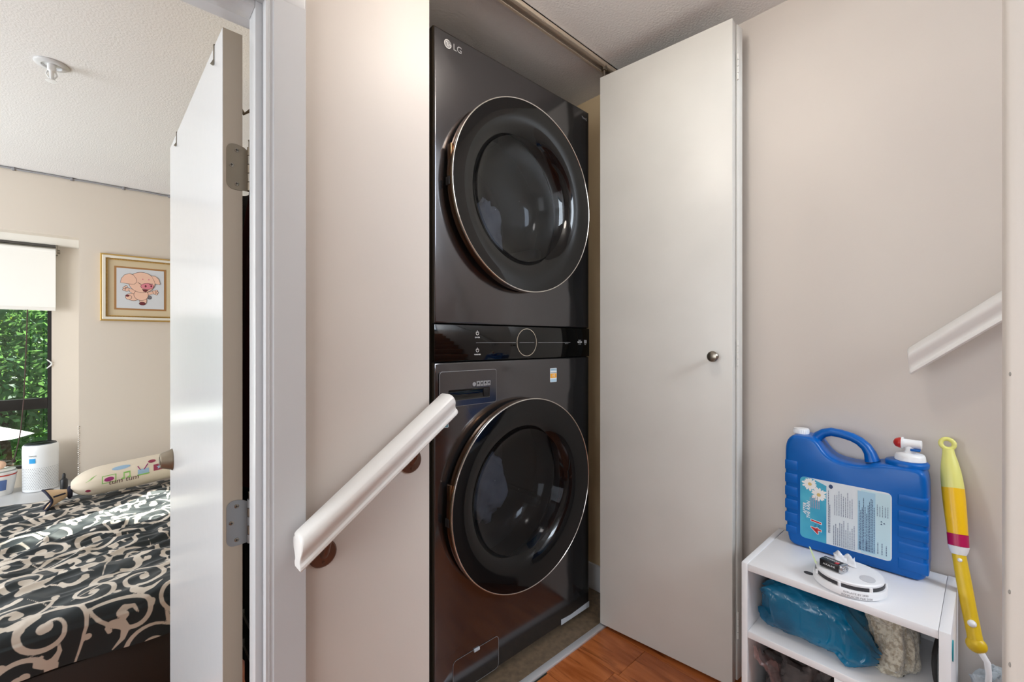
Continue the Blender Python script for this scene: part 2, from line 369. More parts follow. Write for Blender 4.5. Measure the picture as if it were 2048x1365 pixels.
# closet bifold door, folded open against the right wall
PW = .443
def panel_pts(a, b, t):
    a, b = Vector(a), Vector(b); d = (b-a).normalized(); n = Vector((d.y, -d.x)); return a, d, n
A0, A1 = (1.308, .951), (1.353, .510)
B0, B1 = (1.3905, .510), (1.4300, .948)
d2 = bpy.data.objects.new('door_2', None); COL.objects.link(d2); d2.location = (1.37, .73, .012); d2['kind'] = 'structure'; OFF[d2] = Vector((1.37, .73, .012))
def leaf(a, b, t, side):
    a, b = Vector(a), Vector(b); d = (b-a).normalized(); n = Vector((-d.y, d.x)) * side
    P = [a, b, b + n*t, a + n*t]
    mb = MB(); poly = [(p.x, p.y) for p in P]
    tmp = MB().prism(poly, (0,0,.012), (1,0,0), (0,1,0), 1.978)
    bm = bmesh.new(); vs = [bm.verts.new(p) for p in tmp.v]
    for f in tmp.f: bm.faces.new([vs[i] for i in f])
    bmesh.ops.bevel(bm, geom=bm.edges[:], offset=.0015, segments=2, profile=.5, affect='EDGES')
    return MB().bm(bm)
p1 = make('panel', leaf(A0, A1, .033, 1), 'bifold_paint', d2)
p2 = make('panel', leaf(B0, B1, .033, -1), 'bifold_paint', d2)
kd = Vector((-(A1[1]-A0[1]), (A1[0]-A0[0]))).normalized() * -1
kc = Vector((1.3485, .555, .9885))
make('knob', MB().lathe([(.008, 0), (.007, -.008), (.0065, -.014), (.012, -.018), (.0160, -.023), (.0165, -.028), (.0135, -.033), (.007, -.0355)], (1.3485, .555, .9885), 'x', 28), 'nickel', p1)
for zc in (1.86, 1.0, .18):
    hb = make('butt_hinge', MB().box((1.3855, .5085, zc-.04), (1.3910, .5102, zc+.04)), 'bifold_paint', d2)
    for k in range(4): make('hinge_knuckle', MB().lathe([(.0032, 0), (.0032, .018)], (1.3885, .508, zc-.039+k*.02), 'z', 10), 'bifold_paint', hb)
make('guide_pin', MB().lathe([(.005, 0), (.005, .03), (.010, .031), (.010, .048)], (1.325, .945, 1.988), 'z', 14), 'nickel', d2)
# overhead track with slot and screws
tk = struct('trim_10', MB().box((OPEN, .936, CEIL-.019), (XR, .939, CEIL)).box((OPEN, .967, CEIL-.019), (XR, .970, CEIL)).box((OPEN, .936, CEIL-.004), (XR, .970, CEIL)).box((OPEN, .936, CEIL-.020), (XR, .944, CEIL-.0175)).box((OPEN, .962, CEIL-.020), (XR, .970, CEIL-.0175)), 'edge_paint')
for x in (.70, 1.02, 1.12, 1.38):
    make('track_screw', MB().lathe([(.004, 0), (.003, -.002)], (x, .953, CEIL-.004), 'z', 12), 'nickel', tk)
# ------------------------------------------------------------------ stacked washer and dryer
mat('gunmetal', (100, 99, 101), .13, .9, bump=(400, .01, .0005))
mat('gunmetal_side', (40, 38, 38), .35, .5)
mat('panel_glass', (10, 10, 10), .05, 0, .45)
mat('door_black', (12, 12, 13), .05, 0, .38)
mat('chrome', (226, 222, 216), .12, 1.0)
mat('copper_trim', (150, 116, 88), .25, .95)
mat('ring_bright', (235, 225, 208), .25, .9)
mat('print_white', (226, 226, 226), .5)
mat('print_grey', (150, 150, 152), .5)
mat('drum_steel', (120, 122, 126), .35, .9)
mat('gasket', (52, 53, 56), .6)
clear_mat('porthole_glass', (186, 188, 192), .02, 1.42)
clear_mat('bowl_glass', (205, 208, 212), .03, 1.45)
mat('grey_cloth', (206, 210, 222), .95, bump=(300, .3, .002), vary=(20, (176, 180, 194)))
mat('pale_grey_plastic', (188, 196, 204), .4)
mat('sticker_blue', (176, 205, 222), .4)
mat('sticker_orange', (238, 168, 52), .45)
mat('sticker_white', (232, 236, 238), .4)
mat('sticker_teal', (86, 122, 132), .4)

WX, WXE, WYF = .651, 1.337, 1.022
wt = thing('laundry_tower', (.994, 1.4, .004), 'tall dark grey stacked washer and dryer in the closet', 'washing machine')
ob = MB()
z0, z1 = .020, 1.900
ob.box((WX, WYF+.012, z0), (WX+.012, 1.79, z1)).box((WXE-.012, WYF+.012, z0), (WXE, 1.79, z1)).box((WX+.012, 1.778, z0), (WXE-.012, 1.79, z1)).box((WX+.012, WYF+.012, z1-.012), (WXE-.012, 1.778, z1)).box((WX+.012, WYF+.012, z0), (WXE-.012, 1.778, z0+.012))
make('cabinet', ob, 'gunmetal_side', wt)
for x in (WX+.06, WXE-.06):
    for y in (WYF+.09, 1.72): make('foot', MB().lathe([(.025, 0), (.025, .010), (.012, .012), (.012, .020)], (x, y, .0045), 'z', 16), 'gasket', wt)
def holed_panel(xa, xb, za, zb, c, r, yf, t, n=96, bev=.006):
    """front plate with a round opening, rounded outer edges"""
    mb = MB(); cx, cz = c; outer = []; inner = []
    for k in range(n):
        a = 2*PI*k/n + PI/4 * 0; dx, dz = math.cos(a), math.sin(a)
        tx = ((xb-cx) if dx > 0 else (xa-cx)) / dx if abs(dx) > 1e-9 else 1e9
        tz = ((zb-cz) if dz > 0 else (za-cz)) / dz if abs(dz) > 1e-9 else 1e9
        s = min(tx, tz); outer.append([cx+dx*s, cz+dz*s]); inner.append((cx+dx*r, cz+dz*r))
    for X, Z in ((xa, za), (xa, zb), (xb, za), (xb, zb)):       # snap nearest sample to the corners
        k = min(range(n), key=lambda i: (outer[i][0]-X)**2 + (outer[i][1]-Z)**2); outer[k] = [X, Z]
    def ins(p, d): return (min(max(p[0], xa+d), xb-d), min(max(p[1], za+d), zb-d))
    rings = [[(p[0], yf+t, p[1]) for p in outer]]
    for q in range(5):
        a = PI/2*q/4; d = bev*(1-math.sin(a)) if False else bev*(1-math.cos(a)); y = yf + bev*(1-math.sin(a))
        rings.append([(ins(p, d)[0], y, ins(p, d)[1]) for p in outer])
    rings.append([(p[0], yf, p[1]) for p in inner]); rings.append([(p[0], yf+.03, p[1]) for p in inner])
    vs = [p for rg in rings for p in rg]; fs = []
    for i in range(len(rings)-1):
        for k in range(n): k2 = (k+1) % n; fs.append((i*n+k, i*n+k2, (i+1)*n+k2, (i+1)*n+k))
    return mb.add(vs, fs)
DC, WC, DR = (.9815, 1.4900), (.9795, .5525), .3005
make('dryer_front', holed_panel(WX, WXE, 1.0835, z1, DC, .245, WYF, .012), 'gunmetal', wt, 40)
make('washer_front', holed_panel(WX, WXE, .028, .9755, WC, .245, WYF, .012), 'gunmetal', wt, 40)
cp = make('control_panel', MB().bbox((WX, WYF-.001, .9775), (WXE, WYF+.012, 1.0815), .002, 2), 'panel_glass', wt)
FY_ = WYF - .0012
X_, Z_ = (1,0,0), (0,0,1)
def ring(name, c, ro, ri, y, m, par, n=48, depth=.0006):
    vs = [];
    for q, (r, yy) in enumerate(((ri, y), (ri, y-depth), (ro, y-depth), (ro, y))):
        for k in range(n): a = 2*PI*k/n; vs.append((c[0]+r*math.cos(a), yy, c[1]+r*math.sin(a)))
    fs = [(i*n+k, i*n+(k+1)%n, (i+1)*n+(k+1)%n, (i+1)*n+k) for i in range(3) for k in range(n)]
    return make(name, MB().add(vs, fs), m, par, None)
ring('dial_ring', (1.0050, 1.0305), .0452, .0434, FY_, 'ring_bright', cp, 64)
for xa, xb in ((.795, .955), (.972, 1.039), (1.058, 1.225)):
    make('display_line', MB().box((xa, FY_-.0004, 1.0293), (xb, FY_, 1.0303)), 'print_grey', cp)
for zc, wd in ((1.058, 'DRYER'), (1.0075, 'WASHER')):
    ic = []
    for k in range(25):
        a = R(120) + R(300)*k/24; ic.append((.0056*math.cos(a), .0056*math.sin(a)))
    for k in range(24, -1, -1):
        a = R(120) + R(300)*k/24; ic.append((.0044*math.cos(a), .0044*math.sin(a)))
    pi_ = flat('power_symbol', ic, (.800, FY_, zc), X_, Z_, 'print_white', cp, .0004)
    flat('power_symbol_bar', [(-.0007, .001), (.0007, .001), (.0007, .0078), (-.0007, .0078)], (.800, FY_, zc), X_, Z_, 'print_white', cp, .0004)
    text('lettering', wd, .0055, (.800, FY_, zc-.0125), X_, Z_, 'print_white', cp, sx=1.1, bold=.0001)
text('lettering', 'Hold 3 sec.', .0042, (1.205, FY_, 1.026), X_, Z_, 'print_grey', cp)
text('lettering', 'INVERTER', .0036, (1.279, FY_, 1.0375), X_, Z_, 'print_white', cp)
text('lettering', 'DIRECT DRIVE', .0065, (1.279, FY_, 1.0305), X_, Z_, 'print_white', cp, sx=.62, bold=.0002)
text('lettering', 'MOTOR', .0040, (1.279, FY_, 1.0235), X_, Z_, 'print_white', cp)
text('lettering', '10', .0190, (1.3110, FY_, 1.0315), X_, Z_, 'print_white', cp, bold=.0003, sx=.9)
text('lettering', 'YEARS', .0036, (1.3110, FY_, 1.0215), X_, Z_, 'print_white', cp)
# emblem: disc with the face motif, and letters
FD = WYF - .0002
ex, ez = .6955, 1.8655
em = flat('emblem', circ(ex, ez, .0125, 36), (0, FD, 0), X_, Z_, 'print_grey', wt, .0006)
arc = []
for k in range(31): a = R(70) + R(290)*k/30; arc.append((ex+.0122*math.cos(a), ez+.0122*math.sin(a)))
for k in range(30, -1, -1): a = R(70) + R(290)*k/30; arc.append((ex+.0100*math.cos(a), ez+.0100*math.sin(a)))
flat('emblem_ring', arc, (0, FD-.0006, 0), X_, Z_, 'print_white', em, .0004)
flat('emblem_bar', [(ex+.004, ez+.001), (ex+.0122, ez+.001), (ex+.0122, ez-.001), (ex+.004, ez-.001)], (0, FD-.0006, 0), X_, Z_, 'print_white', em, .0004)
flat('emblem_nose', [(ex-.001, ez+.0055), (ex+.001, ez+.0055), (ex+.001, ez-.0035), (ex+.004, ez-.0035), (ex+.004, ez-.0055), (ex-.001, ez-.0055)], (0, FD-.0006, 0), X_, Z_, 'print_white', em, .0004)
flat('emblem_eye', circ(ex-.0046, ez+.0044, .0018, 12), (0, FD-.0006, 0), X_, Z_, 'print_white', em, .0004)
text('lettering', 'LG', .0260, (.7290, FD, 1.8655), X_, Z_, 'print_grey', wt, bold=.0004, sx=.98)
text('lettering', 'ThinQ', .0120, (1.307, FD, 1.868), X_, Z_, 'print_grey', wt)
# round doors
def porthole(name, c):
    cx, cz = c; C = (cx, 0, cz)
    back = make(name, MB().lathe([(.262, WYF-.0005), (.288, WYF-.004), (.2965, WYF-.016), (.2965, WYF-.026), (.25, WYF-.026), (.247, WYF-.003)], C, 'y', 96, cap=False), 'door_black', wt, 40)
    make('side_band', MB().lathe([(.2966, WYF-.012), (.2990, WYF-.016), (.3002, WYF-.030), (.2992, WYF-.0375), (.290, WYF-.0375)], C, 'y', 96, cap=False), 'copper_trim', back, 40)
    make('rim', MB().lathe([(.3004, WYF-.0360), (.3012, WYF-.0400), (.3004, WYF-.0432), (.2985, WYF-.0440), (.2970, WYF-.0430), (.2970, WYF-.0380)], C, 'y', 128, cap=False), 'chrome', back, 60)
    y0 = WYF - .0425
    make('glass_surround', MB().lathe([(.2972, y0), (.272, y0+.0015), (.245, y0+.0045), (.222, y0+.011), (.207, y0+.021), (.199, y0+.031)], C, 'y', 128, cap=False), 'door_black', back, 60)
    make('window_glass', MB().lathe([(.199, y0+.031), (.185, y0+.040), (.16, y0+.046), (.12, y0+.050), (.06, y0+.0525), (.002, y0+.053)], C, 'y', 96, cap=False), 'porthole_glass', back, 60)
    make('bowl', MB().lathe([(.222, WYF+.006), (.205, WYF+.030), (.192, WYF+.060), (.175, WYF+.095), (.14, WYF+.118), (.08, WYF+.128), (.002, WYF+.130)], C, 'y', 96, cap=False), 'bowl_glass', back, 60)
    make('gasket', MB().lathe([(.245, WYF+.02), (.236, WYF+.03), (.244, WYF+.045), (.236, WYF+.06), (.245, WYF+.075), (.262, WYF+.085)], C, 'y', 80, cap=False), 'gasket', wt, 60)
    dr = MB()
    dr.lathe([(.250, WYF+.085), (.272, WYF+.10), (.272, WYF+.18), (.268, WYF+.19), (.272, WYF+.20), (.272, WYF+.40), (.24, WYF+.42), (.002, WYF+.43)], C, 'y', 64, cap=False)
    for k in range(3):
        a = R(90 + 120*k); dr.bbox((cx+.25*math.cos(a)-.02, WYF+.13, cz+.25*math.sin(a)-.02), (cx+.25*math.cos(a)+.02, WYF+.39, cz+.25*math.sin(a)+.02), .012)
    make('drum', dr, 'drum_steel', wt, 40)
    # latch recess and hinge cover on the rim's flank
    for a, h in ((R(168), .05), (R(183), .022)):
        x, z = cx+.2996*math.cos(a), cz+.2996*math.sin(a); make('latch', MB().bbox((x-.003, WYF-.031, z-h/2), (x+.004, WYF-.014, z+h/2), .001), 'copper_trim' if h > .03 else 'gasket', back)
    return back
porthole('dryer_door', DC); porthole('washer_door', WC)
# detergent drawer: plate with a scooped pull
dx0, dx1, dz0, dz1 = .6665, .8715, .8495, .9495
px0, px1, pz0, pz1 = .695, .8455, .866, .8970
dm = MB()
O = rrect(dx0, dz0, dx1, dz1, .008, 5); I = rrect(px0, pz0, px1, pz1, .004, 5); n = len(O)
rgs = [[(a, WYF+.001, b) for a, b in O], [(a, WYF-.0030, b) for a, b in O], [(a+(.0012 if a < .77 else -.0012), WYF-.0042, b+(.0012 if b < .9 else -.0012)) for a, b in O], [(a, WYF-.0042, b) for a, b in I], [(a+(.0008 if a < .77 else -.0008), WYF-.0034, b+(.0008 if b < .88 else -.0008)) for a, b in I]]
dm.add([p for r_ in rgs for p in r_], [(i*n+k, i*n+(k+1)%n, (i+1)*n+(k+1)%n, (i+1)*n+k) for i in range(4) for k in range(n)])
dw = make('detergent_drawer', dm, 'gunmetal', wt, 30)
em_ = MB(); E0 = rrect(dx0-.0004, dz0-.0004, dx1+.0004, dz1+.0004, .0084, 5); E1 = rrect(dx0+.0008, dz0+.0008, dx1-.0008, dz1-.0008, .0074, 5); ne = len(E0)
em_.add([(a, WYF-.0039, b) for a, b in E0] + [(a, WYF-.0045, b) for a, b in E1], [(k, (k+1) % ne, ne+(k+1) % ne, ne+k) for k in range(ne)])
make('drawer_edge', em_, 'print_grey', dw, None)
make('drawer_pull', MB().grid(lambda u, v: (px0+.0008+(px1-px0-.0016)*u, WYF-.0034+.0030*math.sin(PI*v)**.6, pz0+.0008+(pz1-pz0-.0016)*v), 24, 14), 'panel_glass', dw, 60)
make('pull_shade', MB().bbox((.822, WYF-.0032, pz0+.003), (.8445, WYF-.0012, pz1-.002), .001), 'gunmetal_side', dw)
fx = WYF - .0043
flat('drawer_mark', circ(.786, .9085, .0062, 20), (0, fx, 0), X_, Z_, 'print_grey', dw, .0003)
for k, g in enumerate(('PRE', 'MAIN', 'SOFT', 'BLEACH')):
    xa = .795 + k*.0135; flat('drawer_mark_box', [(xa, .902), (xa+.012, .902), (xa+.012, .9165), (xa, .9165)], (0, fx, 0), X_, Z_, 'print_grey', dw, .0003)
    flat('drawer_mark_icon', [(xa+.002, .908), (xa+.010, .908), (xa+.007, .9145), (xa+.004, .912)], (0, fx-.0003, 0), X_, Z_, 'gunmetal_side', dw, .0003)
    text('lettering', g, .0038, (xa+.006, fx-.0003, .905), X_, Z_, 'gunmetal_side', dw, depth=.0003, sx=.75)
# stickers
def sticker(x0, zz0, x1, zz1, cols):
    s_ = flat('energy_sticker', rrect(x0, zz0, x1, zz1, .002, 3), (0, FD, 0), X_, Z_, 'sticker_white', wt, .0004)
    h = zz1 - zz0
    for a, b, c_ in cols: flat('sticker_band', [(x0+.001, zz0+a*h), (x1-.001, zz0+a*h), (x1-.001, zz0+b*h), (x0+.001, zz0+b*h)], (0, FD-.0004, 0), X_, Z_, c_, s_, .0003)
    return s_
sk = sticker(1.1185, .8925, 1.1520, .9405, [(.02, .22, 'sticker_blue'), (.30, .62, 'sticker_orange'), (.66, .70, 'sticker_teal'), (.80, .97, 'sticker_blue')])
text('lettering', '10', .014, (1.135, FD-.0007, .9145), X_, Z_, 'sticker_white', sk, depth=.0003)
text('lettering', 'WARRANTY', .0055, (1.135, FD-.0007, .936), X_, Z_, 'sticker_teal', sk, depth=.0003)
sk = sticker(.660, .793, .698, .840, [(.02, .40, 'sticker_teal'), (.42, .98, 'sticker_white')])
flat('sticker_disc', circ(.684, .824, .0125, 24), (0, FD-.0008, 0), X_, Z_, 'sticker_orange', sk, .0003)
# pump filter cover in the base: thin seam and latch
fc = make('filter_cover', MB().bprism(rrect(.7125, .029, .8835, .128, .014, 5), (0, WYF+.004, 0), X_, Z_, .0048, .0008, 1), 'gunmetal', wt)
for z_ in (.128, ): pass
seam = MB(); O = rrect(.7125, .029, .8835, .128, .014, 5); I = rrect(.7135, .030, .8825, .127, .013, 5); n = len(O)
seam.add([(a, WYF-.0012, b) for a, b in O] + [(a, WYF-.0012, b) for a, b in I], [(k, (k+1) % n, n+(k+1) % n, n+k) for k in range(n)])
make('cover_seam', seam, 'print_grey', fc, None)
make('cover_latch', MB().bbox((.787, WYF-.004, .1200), (.808, WYF+.002, .1285), .0015), 'pale_grey_plastic', fc)
# strip of pale protective film left on the lower right corner
make('film_strip', MB().prism([(1.176, .0285), (1.336, .0285), (1.336, .0500), (1.230, .0440), (1.176, .0480)], (0, WYF-.0002, 0), X_, Z_, .0008), 'pale_grey_plastic', wt)
make('base_strip', MB().box((WX+.02, WYF+.03, .006), (WXE-.02, WYF+.04, .026)), 'black_gap', wt)  # near-black strip closing the gap under the tower
# laundry lying in the drums
def cloth_heap(name, c, sc, seed, label, group=None):
    o = MB().sphere(c, 1, 40, 26, sc, lambda d: 1 + .30*fbm((d.x+seed, d.y, d.z), 1.8) + .16*abs(fbm((d.x, d.y+seed, d.z), 4.5)))
    ob_ = make(name, o, 'grey_cloth', None, 80); return tag(ob_, label, 'laundry', group)
cloth_heap('laundry_heap', (.985, 1.225, 1.400), (.070, .050, .130), 3, 'crumpled grey towel seen through the upper round door')
cloth_heap('laundry_heap', (.985, 1.225, .520), (.080, .050, .130), 9, 'crumpled grey garment seen through the lower round door')
# white drain hose end beside the tower
make('drain_hose', MB().tube([(1.42, 1.30, .03), (1.43, 1.22, .028), (1.425, 1.15, .030), (1.40, 1.12, .03)], .013, 12), 'trim_paint')
tag(bpy.data.objects['drain_hose'], 'short white plastic hose lying on the closet floor', 'hose')

# ------------------------------------------------------------------ handrails
RP = [(-.020, .030), (-.014, .034), (.012, .034), (.019, .031), (.0235, .024), (.0245, .014), (.022, .004), (.0165, -.006), (.0135, -.014), (.0135, -.019), (.0165, -.024), (.0165, -.030), (.0135, -.034)]
RP = [(a*1.10, b*.76) for a, b in RP]
RP = RP + [(-a, b) for a, b in RP[::-1]][:-2]
def rail_mesh(p0, p1, out, cut):
    """sweep the profile from p0 to p1; `out` points into the room; plumb-cut ends"""
    p0, p1, out = Vector(p0), Vector(p1), Vector(out); t = (p1-p0).normalized(); up = Vector((0,0,1)); h = Vector((t.x, t.y, 0)).normalized()
    pu = (up - t*up.dot(t)).normalized(); mb = MB(); n = len(RP)
    def sec(p, plumb, d=0, s=1.):
        vs = []
        for a, b in RP:
            q = p + out*(a*s) + pu*(b*s)
            if plumb: q = q - t * ((q-p).dot(h) / t.dot(h)) * plumb
            vs.append(q + t*d)
        return vs
    secs = [sec(p0, cut[0], 0, .90), sec(p0, cut[0], .0018, .97), sec(p0, cut[0], .005, 1), sec(p1, cut[1], -.005, 1), sec(p1, cut[1], -.0018, .97), sec(p1, cut[1], 0, .90)]
    vs = [v for s_ in secs for v in s_]; m = len(secs)
    fs = [(i*n+k, i*n+(k+1)%n, (i+1)*n+(k+1)%n, (i+1)*n+k) for i in range(m-1) for k in range(n)] + [tuple(range(n)), tuple(range((m-1)*n, m*n))]
    return mb.add(vs, fs)
def bracket(par, wall, railpt, ax):
    wall, railpt = Vector(wall), Vector(railpt); sgn = -1
    rs = make('bracket_rose', MB().lathe([(.0275, 0), (.0275, -.005), (.0245, -.008), (.012, -.0095), (.009, -.011)], wall, ax, 32), 'bronze', par)
    d = Vector((0,-1,0)) if ax == 'y' else Vector((-1,0,0))
    b = wall + d*.016; make('bracket_arm', MB().tube([b-d*.004, b+d*.006+Vector((0,0,.010)), b*.5+railpt*.5+Vector((0,0,.008)), railpt], [.008, .007, .006, .006], 12), 'bronze', par)
    for s in (-1, 1):
        q = wall + d*.0085 + Vector((0,0,.017*s)); make('bracket_screw', MB().lathe([(.003, 0), (.0025, -.003)], q, ax, 10), 'bronze', par)
r1 = thing('handrail', (.41, .84, .60), 'white sloping handrail in front of the tower, on two brown brackets', 'handrail')
make('rail', rail_mesh((.2485, .840, .654), (.580, .840, .892), (0,-1,0), (1, .25)), 'rail_paint', r1, 32)
bracket(r1, (.312, W1, .612), (.316, .840, .690), 'y'); bracket(r1, (.508, W1, .760), (.512, .840, .824), 'y')
r2 = thing('handrail', (1.42, -.8, .95), 'white sloping handrail fixed to the beige wall above the blue jug', 'handrail')
make('rail', rail_mesh((1.42, .128, .985), (1.42, -1.60, 2.431), (-1,0,0), (.85, 1)), 'rail_paint', r2, 32)
bracket(r2, (XR, -.30, 1.255), (1.42, -.300, 1.325), 'x'); bracket(r2, (XR, -1.2, 2.01), (1.42, -1.20, 2.08), 'x')

# ------------------------------------------------------------------ ceiling lamp of the landing (out of view above)
mat('lamp_glass', (255, 250, 240), .4, emit=((255, 246, 234), 28.))
LZ = 1.925
cl = thing('ceiling_lamp', (.69, .48, LZ-.07), 'frosted globe lamp hanging below the landing ceiling', 'lamp')
make('lamp_base', MB().lathe([(.055, 0), (.055, -.010), (.03, -.016), (.018, -.02), (.018, -.055)], (.69, .48, CEIL), 'z', 32), 'trim_paint', cl)
make('lamp_shade', MB().sphere((.69, .48, LZ), .072, 32, 20), 'lamp_glass', cl, 180)
# ------------------------------------------------------------------ small white shelf unit
mat('melamine', (236, 236, 238), .32)
mat('turquoise', (40, 160, 172), .4)
mat('dark_felt', (70, 70, 76), .8)
SX, SY0, SY1, SH = 1.178, .047, .422, .476
sb = thing('shelf_unit', (1.33, .235, 0), 'small white open shelf unit standing against the beige wall', 'shelf')
make('side_panel', MB().bbox((SX, SY1-.014, 0), (XR-.014, SY1, SH), .001), 'melamine', sb)
sp = make('side_panel', MB().bbox((SX, SY0, 0), (XR-.014, SY0+.017, SH), .001), 'melamine', sb)
make('top_board', MB().bbox((SX+.001, SY0+.0175, SH-.018), (XR-.015, SY1-.0145, SH-.001), .001), 'melamine', sb)
make('middle_board', MB().bbox((SX+.001, SY0+.0175, .290), (XR-.018, SY1-.0145, .307), .001), 'melamine', sb)
make('bottom_board', MB().bbox((SX+.001, SY0+.0175, .03), (XR-.018, SY1-.0145, .047), .001), 'melamine', sb)
make('divider', MB().bbox((SX+.001, .214, .047), (XR-.02, .230, .290), .001), 'melamine', sb)
make('back_panel', MB().box((XR-.018, SY0+.0175, .03), (XR-.015, SY1-.0145, SH-.018)), 'melamine', sb)
make('oval_insert', MB().prism(circ(0, 0, .0110, 24, .0205), (1.215, SY0+.0005, .428), (1,0,0), (0,0,1), .0025), 'turquoise', sp)
make('felt_dot', MB().prism(circ(0, 0, .010, 20, .008), (1.24, .292, SH-.0012), (0,-1,0), (1,0,0), .0008), 'dark_felt', sb)  # dark oval felt dot on the top board

# ------------------------------------------------------------------ blue detergent jug with tap
mat('jug_blue', (0, 94, 178), .30, 0, .32, bump=(90, .03, .001))
mat('cap_white', (238, 240, 242), .35)
mat('tap_red', (190, 40, 34), .3)
mat('label_white', (222, 230, 236), .35)
mat('label_pale', (196, 224, 234), .35)
mat('label_aqua', (30, 146, 190), .35, vary=(14, (90, 190, 214), 2, .3, .75))
mat('label_deep', (18, 110, 170), .35)
mat('label_box', (168, 206, 228), .35)
mat('ink_navy', (44, 70, 112), .5)
mat('ink_red', (200, 40, 48), .5)
mat('ink_white', (245, 247, 248), .5)
mat('ink_pink', (214, 150, 160), .5)
mat('petal_white', (240, 240, 238), .5)
mat('petal_gold', (216, 190, 120), .5)
JF, JB = 1.381, 1.472
jz = SH - .001
jg = thing('detergent_jug', (1.425, .235, jz), 'blue plastic detergent jug with handle and tap on the white shelf', 'jug')
def smoothpoly(pts, it=2):
    for _ in range(it):
        q = []
        for i in range(len(pts)):
            a, b = pts[i], pts[(i+1) % len(pts)]
            q += [(a[0]*.75+b[0]*.25, a[1]*.75+b[1]*.25), (a[0]*.25+b[0]*.75, a[1]*.25+b[1]*.75)]
        pts = q
    return pts
# outline seen from the room: a runs to -y (picture right), b up
O = [(-.378, jz+.02), (-.366, jz), (-.33, jz), (-.13, jz), (-.104, jz), (-.092, jz+.02), (-.092, jz+.06), (-.092, .69), (-.095, .722), (-.106, .735), (-.15, .737), (-.19, .732), (-.205, .724), (-.235, .721), (-.268, .725), (-.290, .740), (-.304, .764), (-.318, .776), (-.350, .777), (-.368, .775), (-.381, .755), (-.383, .72), (-.382, .60)]
O = smoothpoly(O, 2)
def jug_section(t):
    return t
prof_x = []
bm = bmesh.new(); k = len(O); cx_ = sum(p[0] for p in O)/k; cz_ = sum(p[1] for p in O)/k
rings_ = []
xs = [(JF, .0095), (JF+.0012, .0055), (JF+.0045, .0022), (JF+.010, .0005), (JF+.016, 0), (JB-.016, 0), (JB-.010, .0005), (JB-.0045, .0022), (JB-.0012, .0055), (JB, .0095)]
import itertools
def inset(poly, d):
    out = []
    n = len(poly)
    for i in range(n):
        p0, p1, p2 = Vector(poly[i-1]), Vector(poly[i]), Vector(poly[(i+1) % n])
        e = (p2 - p0).normalized(); nrm = Vector((-e.y, e.x)); out.append((p1 + nrm*d)[:])
    return out
verts = []
for x, d in xs:
    for a, b in inset(O, d): verts.append((x, -a, b))
fs = [(i*k+j, i*k+(j+1) % k, (i+1)*k+(j+1) % k, (i+1)*k+j) for i in range(len(xs)-1) for j in range(k)] + [tuple(range(k)), tuple(range((len(xs)-1)*k, len(xs)*k))]
bm.free()
jb = make('jug_body', MB().add(verts, fs), 'jug_blue', jg, 50)
XC = (JF+JB)/2
hp = [(.320, .760), (.312, .776), (.300, .786), (.284, .791), (.262, .789), (.240, .784), (.224, .776), (.211, .764), (.203, .750), (.198, .730)]
make('handle', MB().tube([(XC, y, z) for y, z in hp], [.015, .0130, .0115, .011, .011, .011, .0112, .0118, .013, .016], 18, flat=(1.25, (1,0,0))), 'jug_blue', jg, 60)
# moulded grip bars at both ends of the front face
for i in range(6):
    z = .707 - i*.036
    make('rib', MB().bbox((JF-.0012, .350, z-.027), (JF+.030, .3815, z), .003, 3) if i < 5 else MB().bbox((JF-.0012, .352, z-.020), (JF+.03, .379, z), .003, 3), 'jug_blue', jb, 60)
for i in range(5):
    z = .672 - i*.0375
    make('rib', MB().bbox((JF-.0014, .0912, z-.029), (JF+.050, .146, z), .004, 3), 'jug_blue', jb, 60)
# cap on the tall end, tap on the low end
cp_ = make('cap', MB().lathe([(.0165, 0), (.0185, .001), (.0185, .012), (.0175, .0145), (.012, .0155)], (XC, .353, .776), 'z', 32), 'cap_white', jg)
for q in range(24):
    a = 2*PI*q/24; make('cap_ridge', MB().box((XC+.0184*math.cos(a)-.0005, .353+.0184*math.sin(a)-.0005, .778), (XC+.0184*math.cos(a)+.0005, .353+.0184*math.sin(a)+.0005, .787)), 'cap_white', cp_)
make('neck_plate', MB().lathe([(.040, -.012), (.041, -.003), (.039, 0), (.030, .002)], (XC, .133, .744), 'z', 40), 'jug_blue', jg, 50)
cl_ = make('tap_collar', MB().lathe([(.027, .0), (.029, .002), (.028, .012), (.0255, .017), (.013, .020)], (XC, .127, .745), 'z', 36), 'cap_white', jg, 50)
make('tap_stem', MB().lathe([(.012, 0), (.009, .006), (.009, .022)], (XC, .127, .764), 'z', 20), 'cap_white', cl_)
tb = MB(); tb.lathe([(.009, 0), (.0105, .001), (.0105, .034), (.0095, .0345)], (XC, .106, .786), 'y', 24); tb.lathe([(.014, .0), (.014, .004)], (XC, .139, .786), 'y', 24)
make('tap_body', tb, 'cap_white', cl_)
make('tap_button', MB().lathe([(.0125, 0), (.0125, .004), (.0095, .011), (.004, .0145), (.001, .015)], (XC, .143, .786), 'y', 24), 'tap_red', cl_)
make('tap_lock', MB().bbox((XC-.014, .108, .771), (XC+.002, .126, .776), .001), 'jug_blue', cl_)
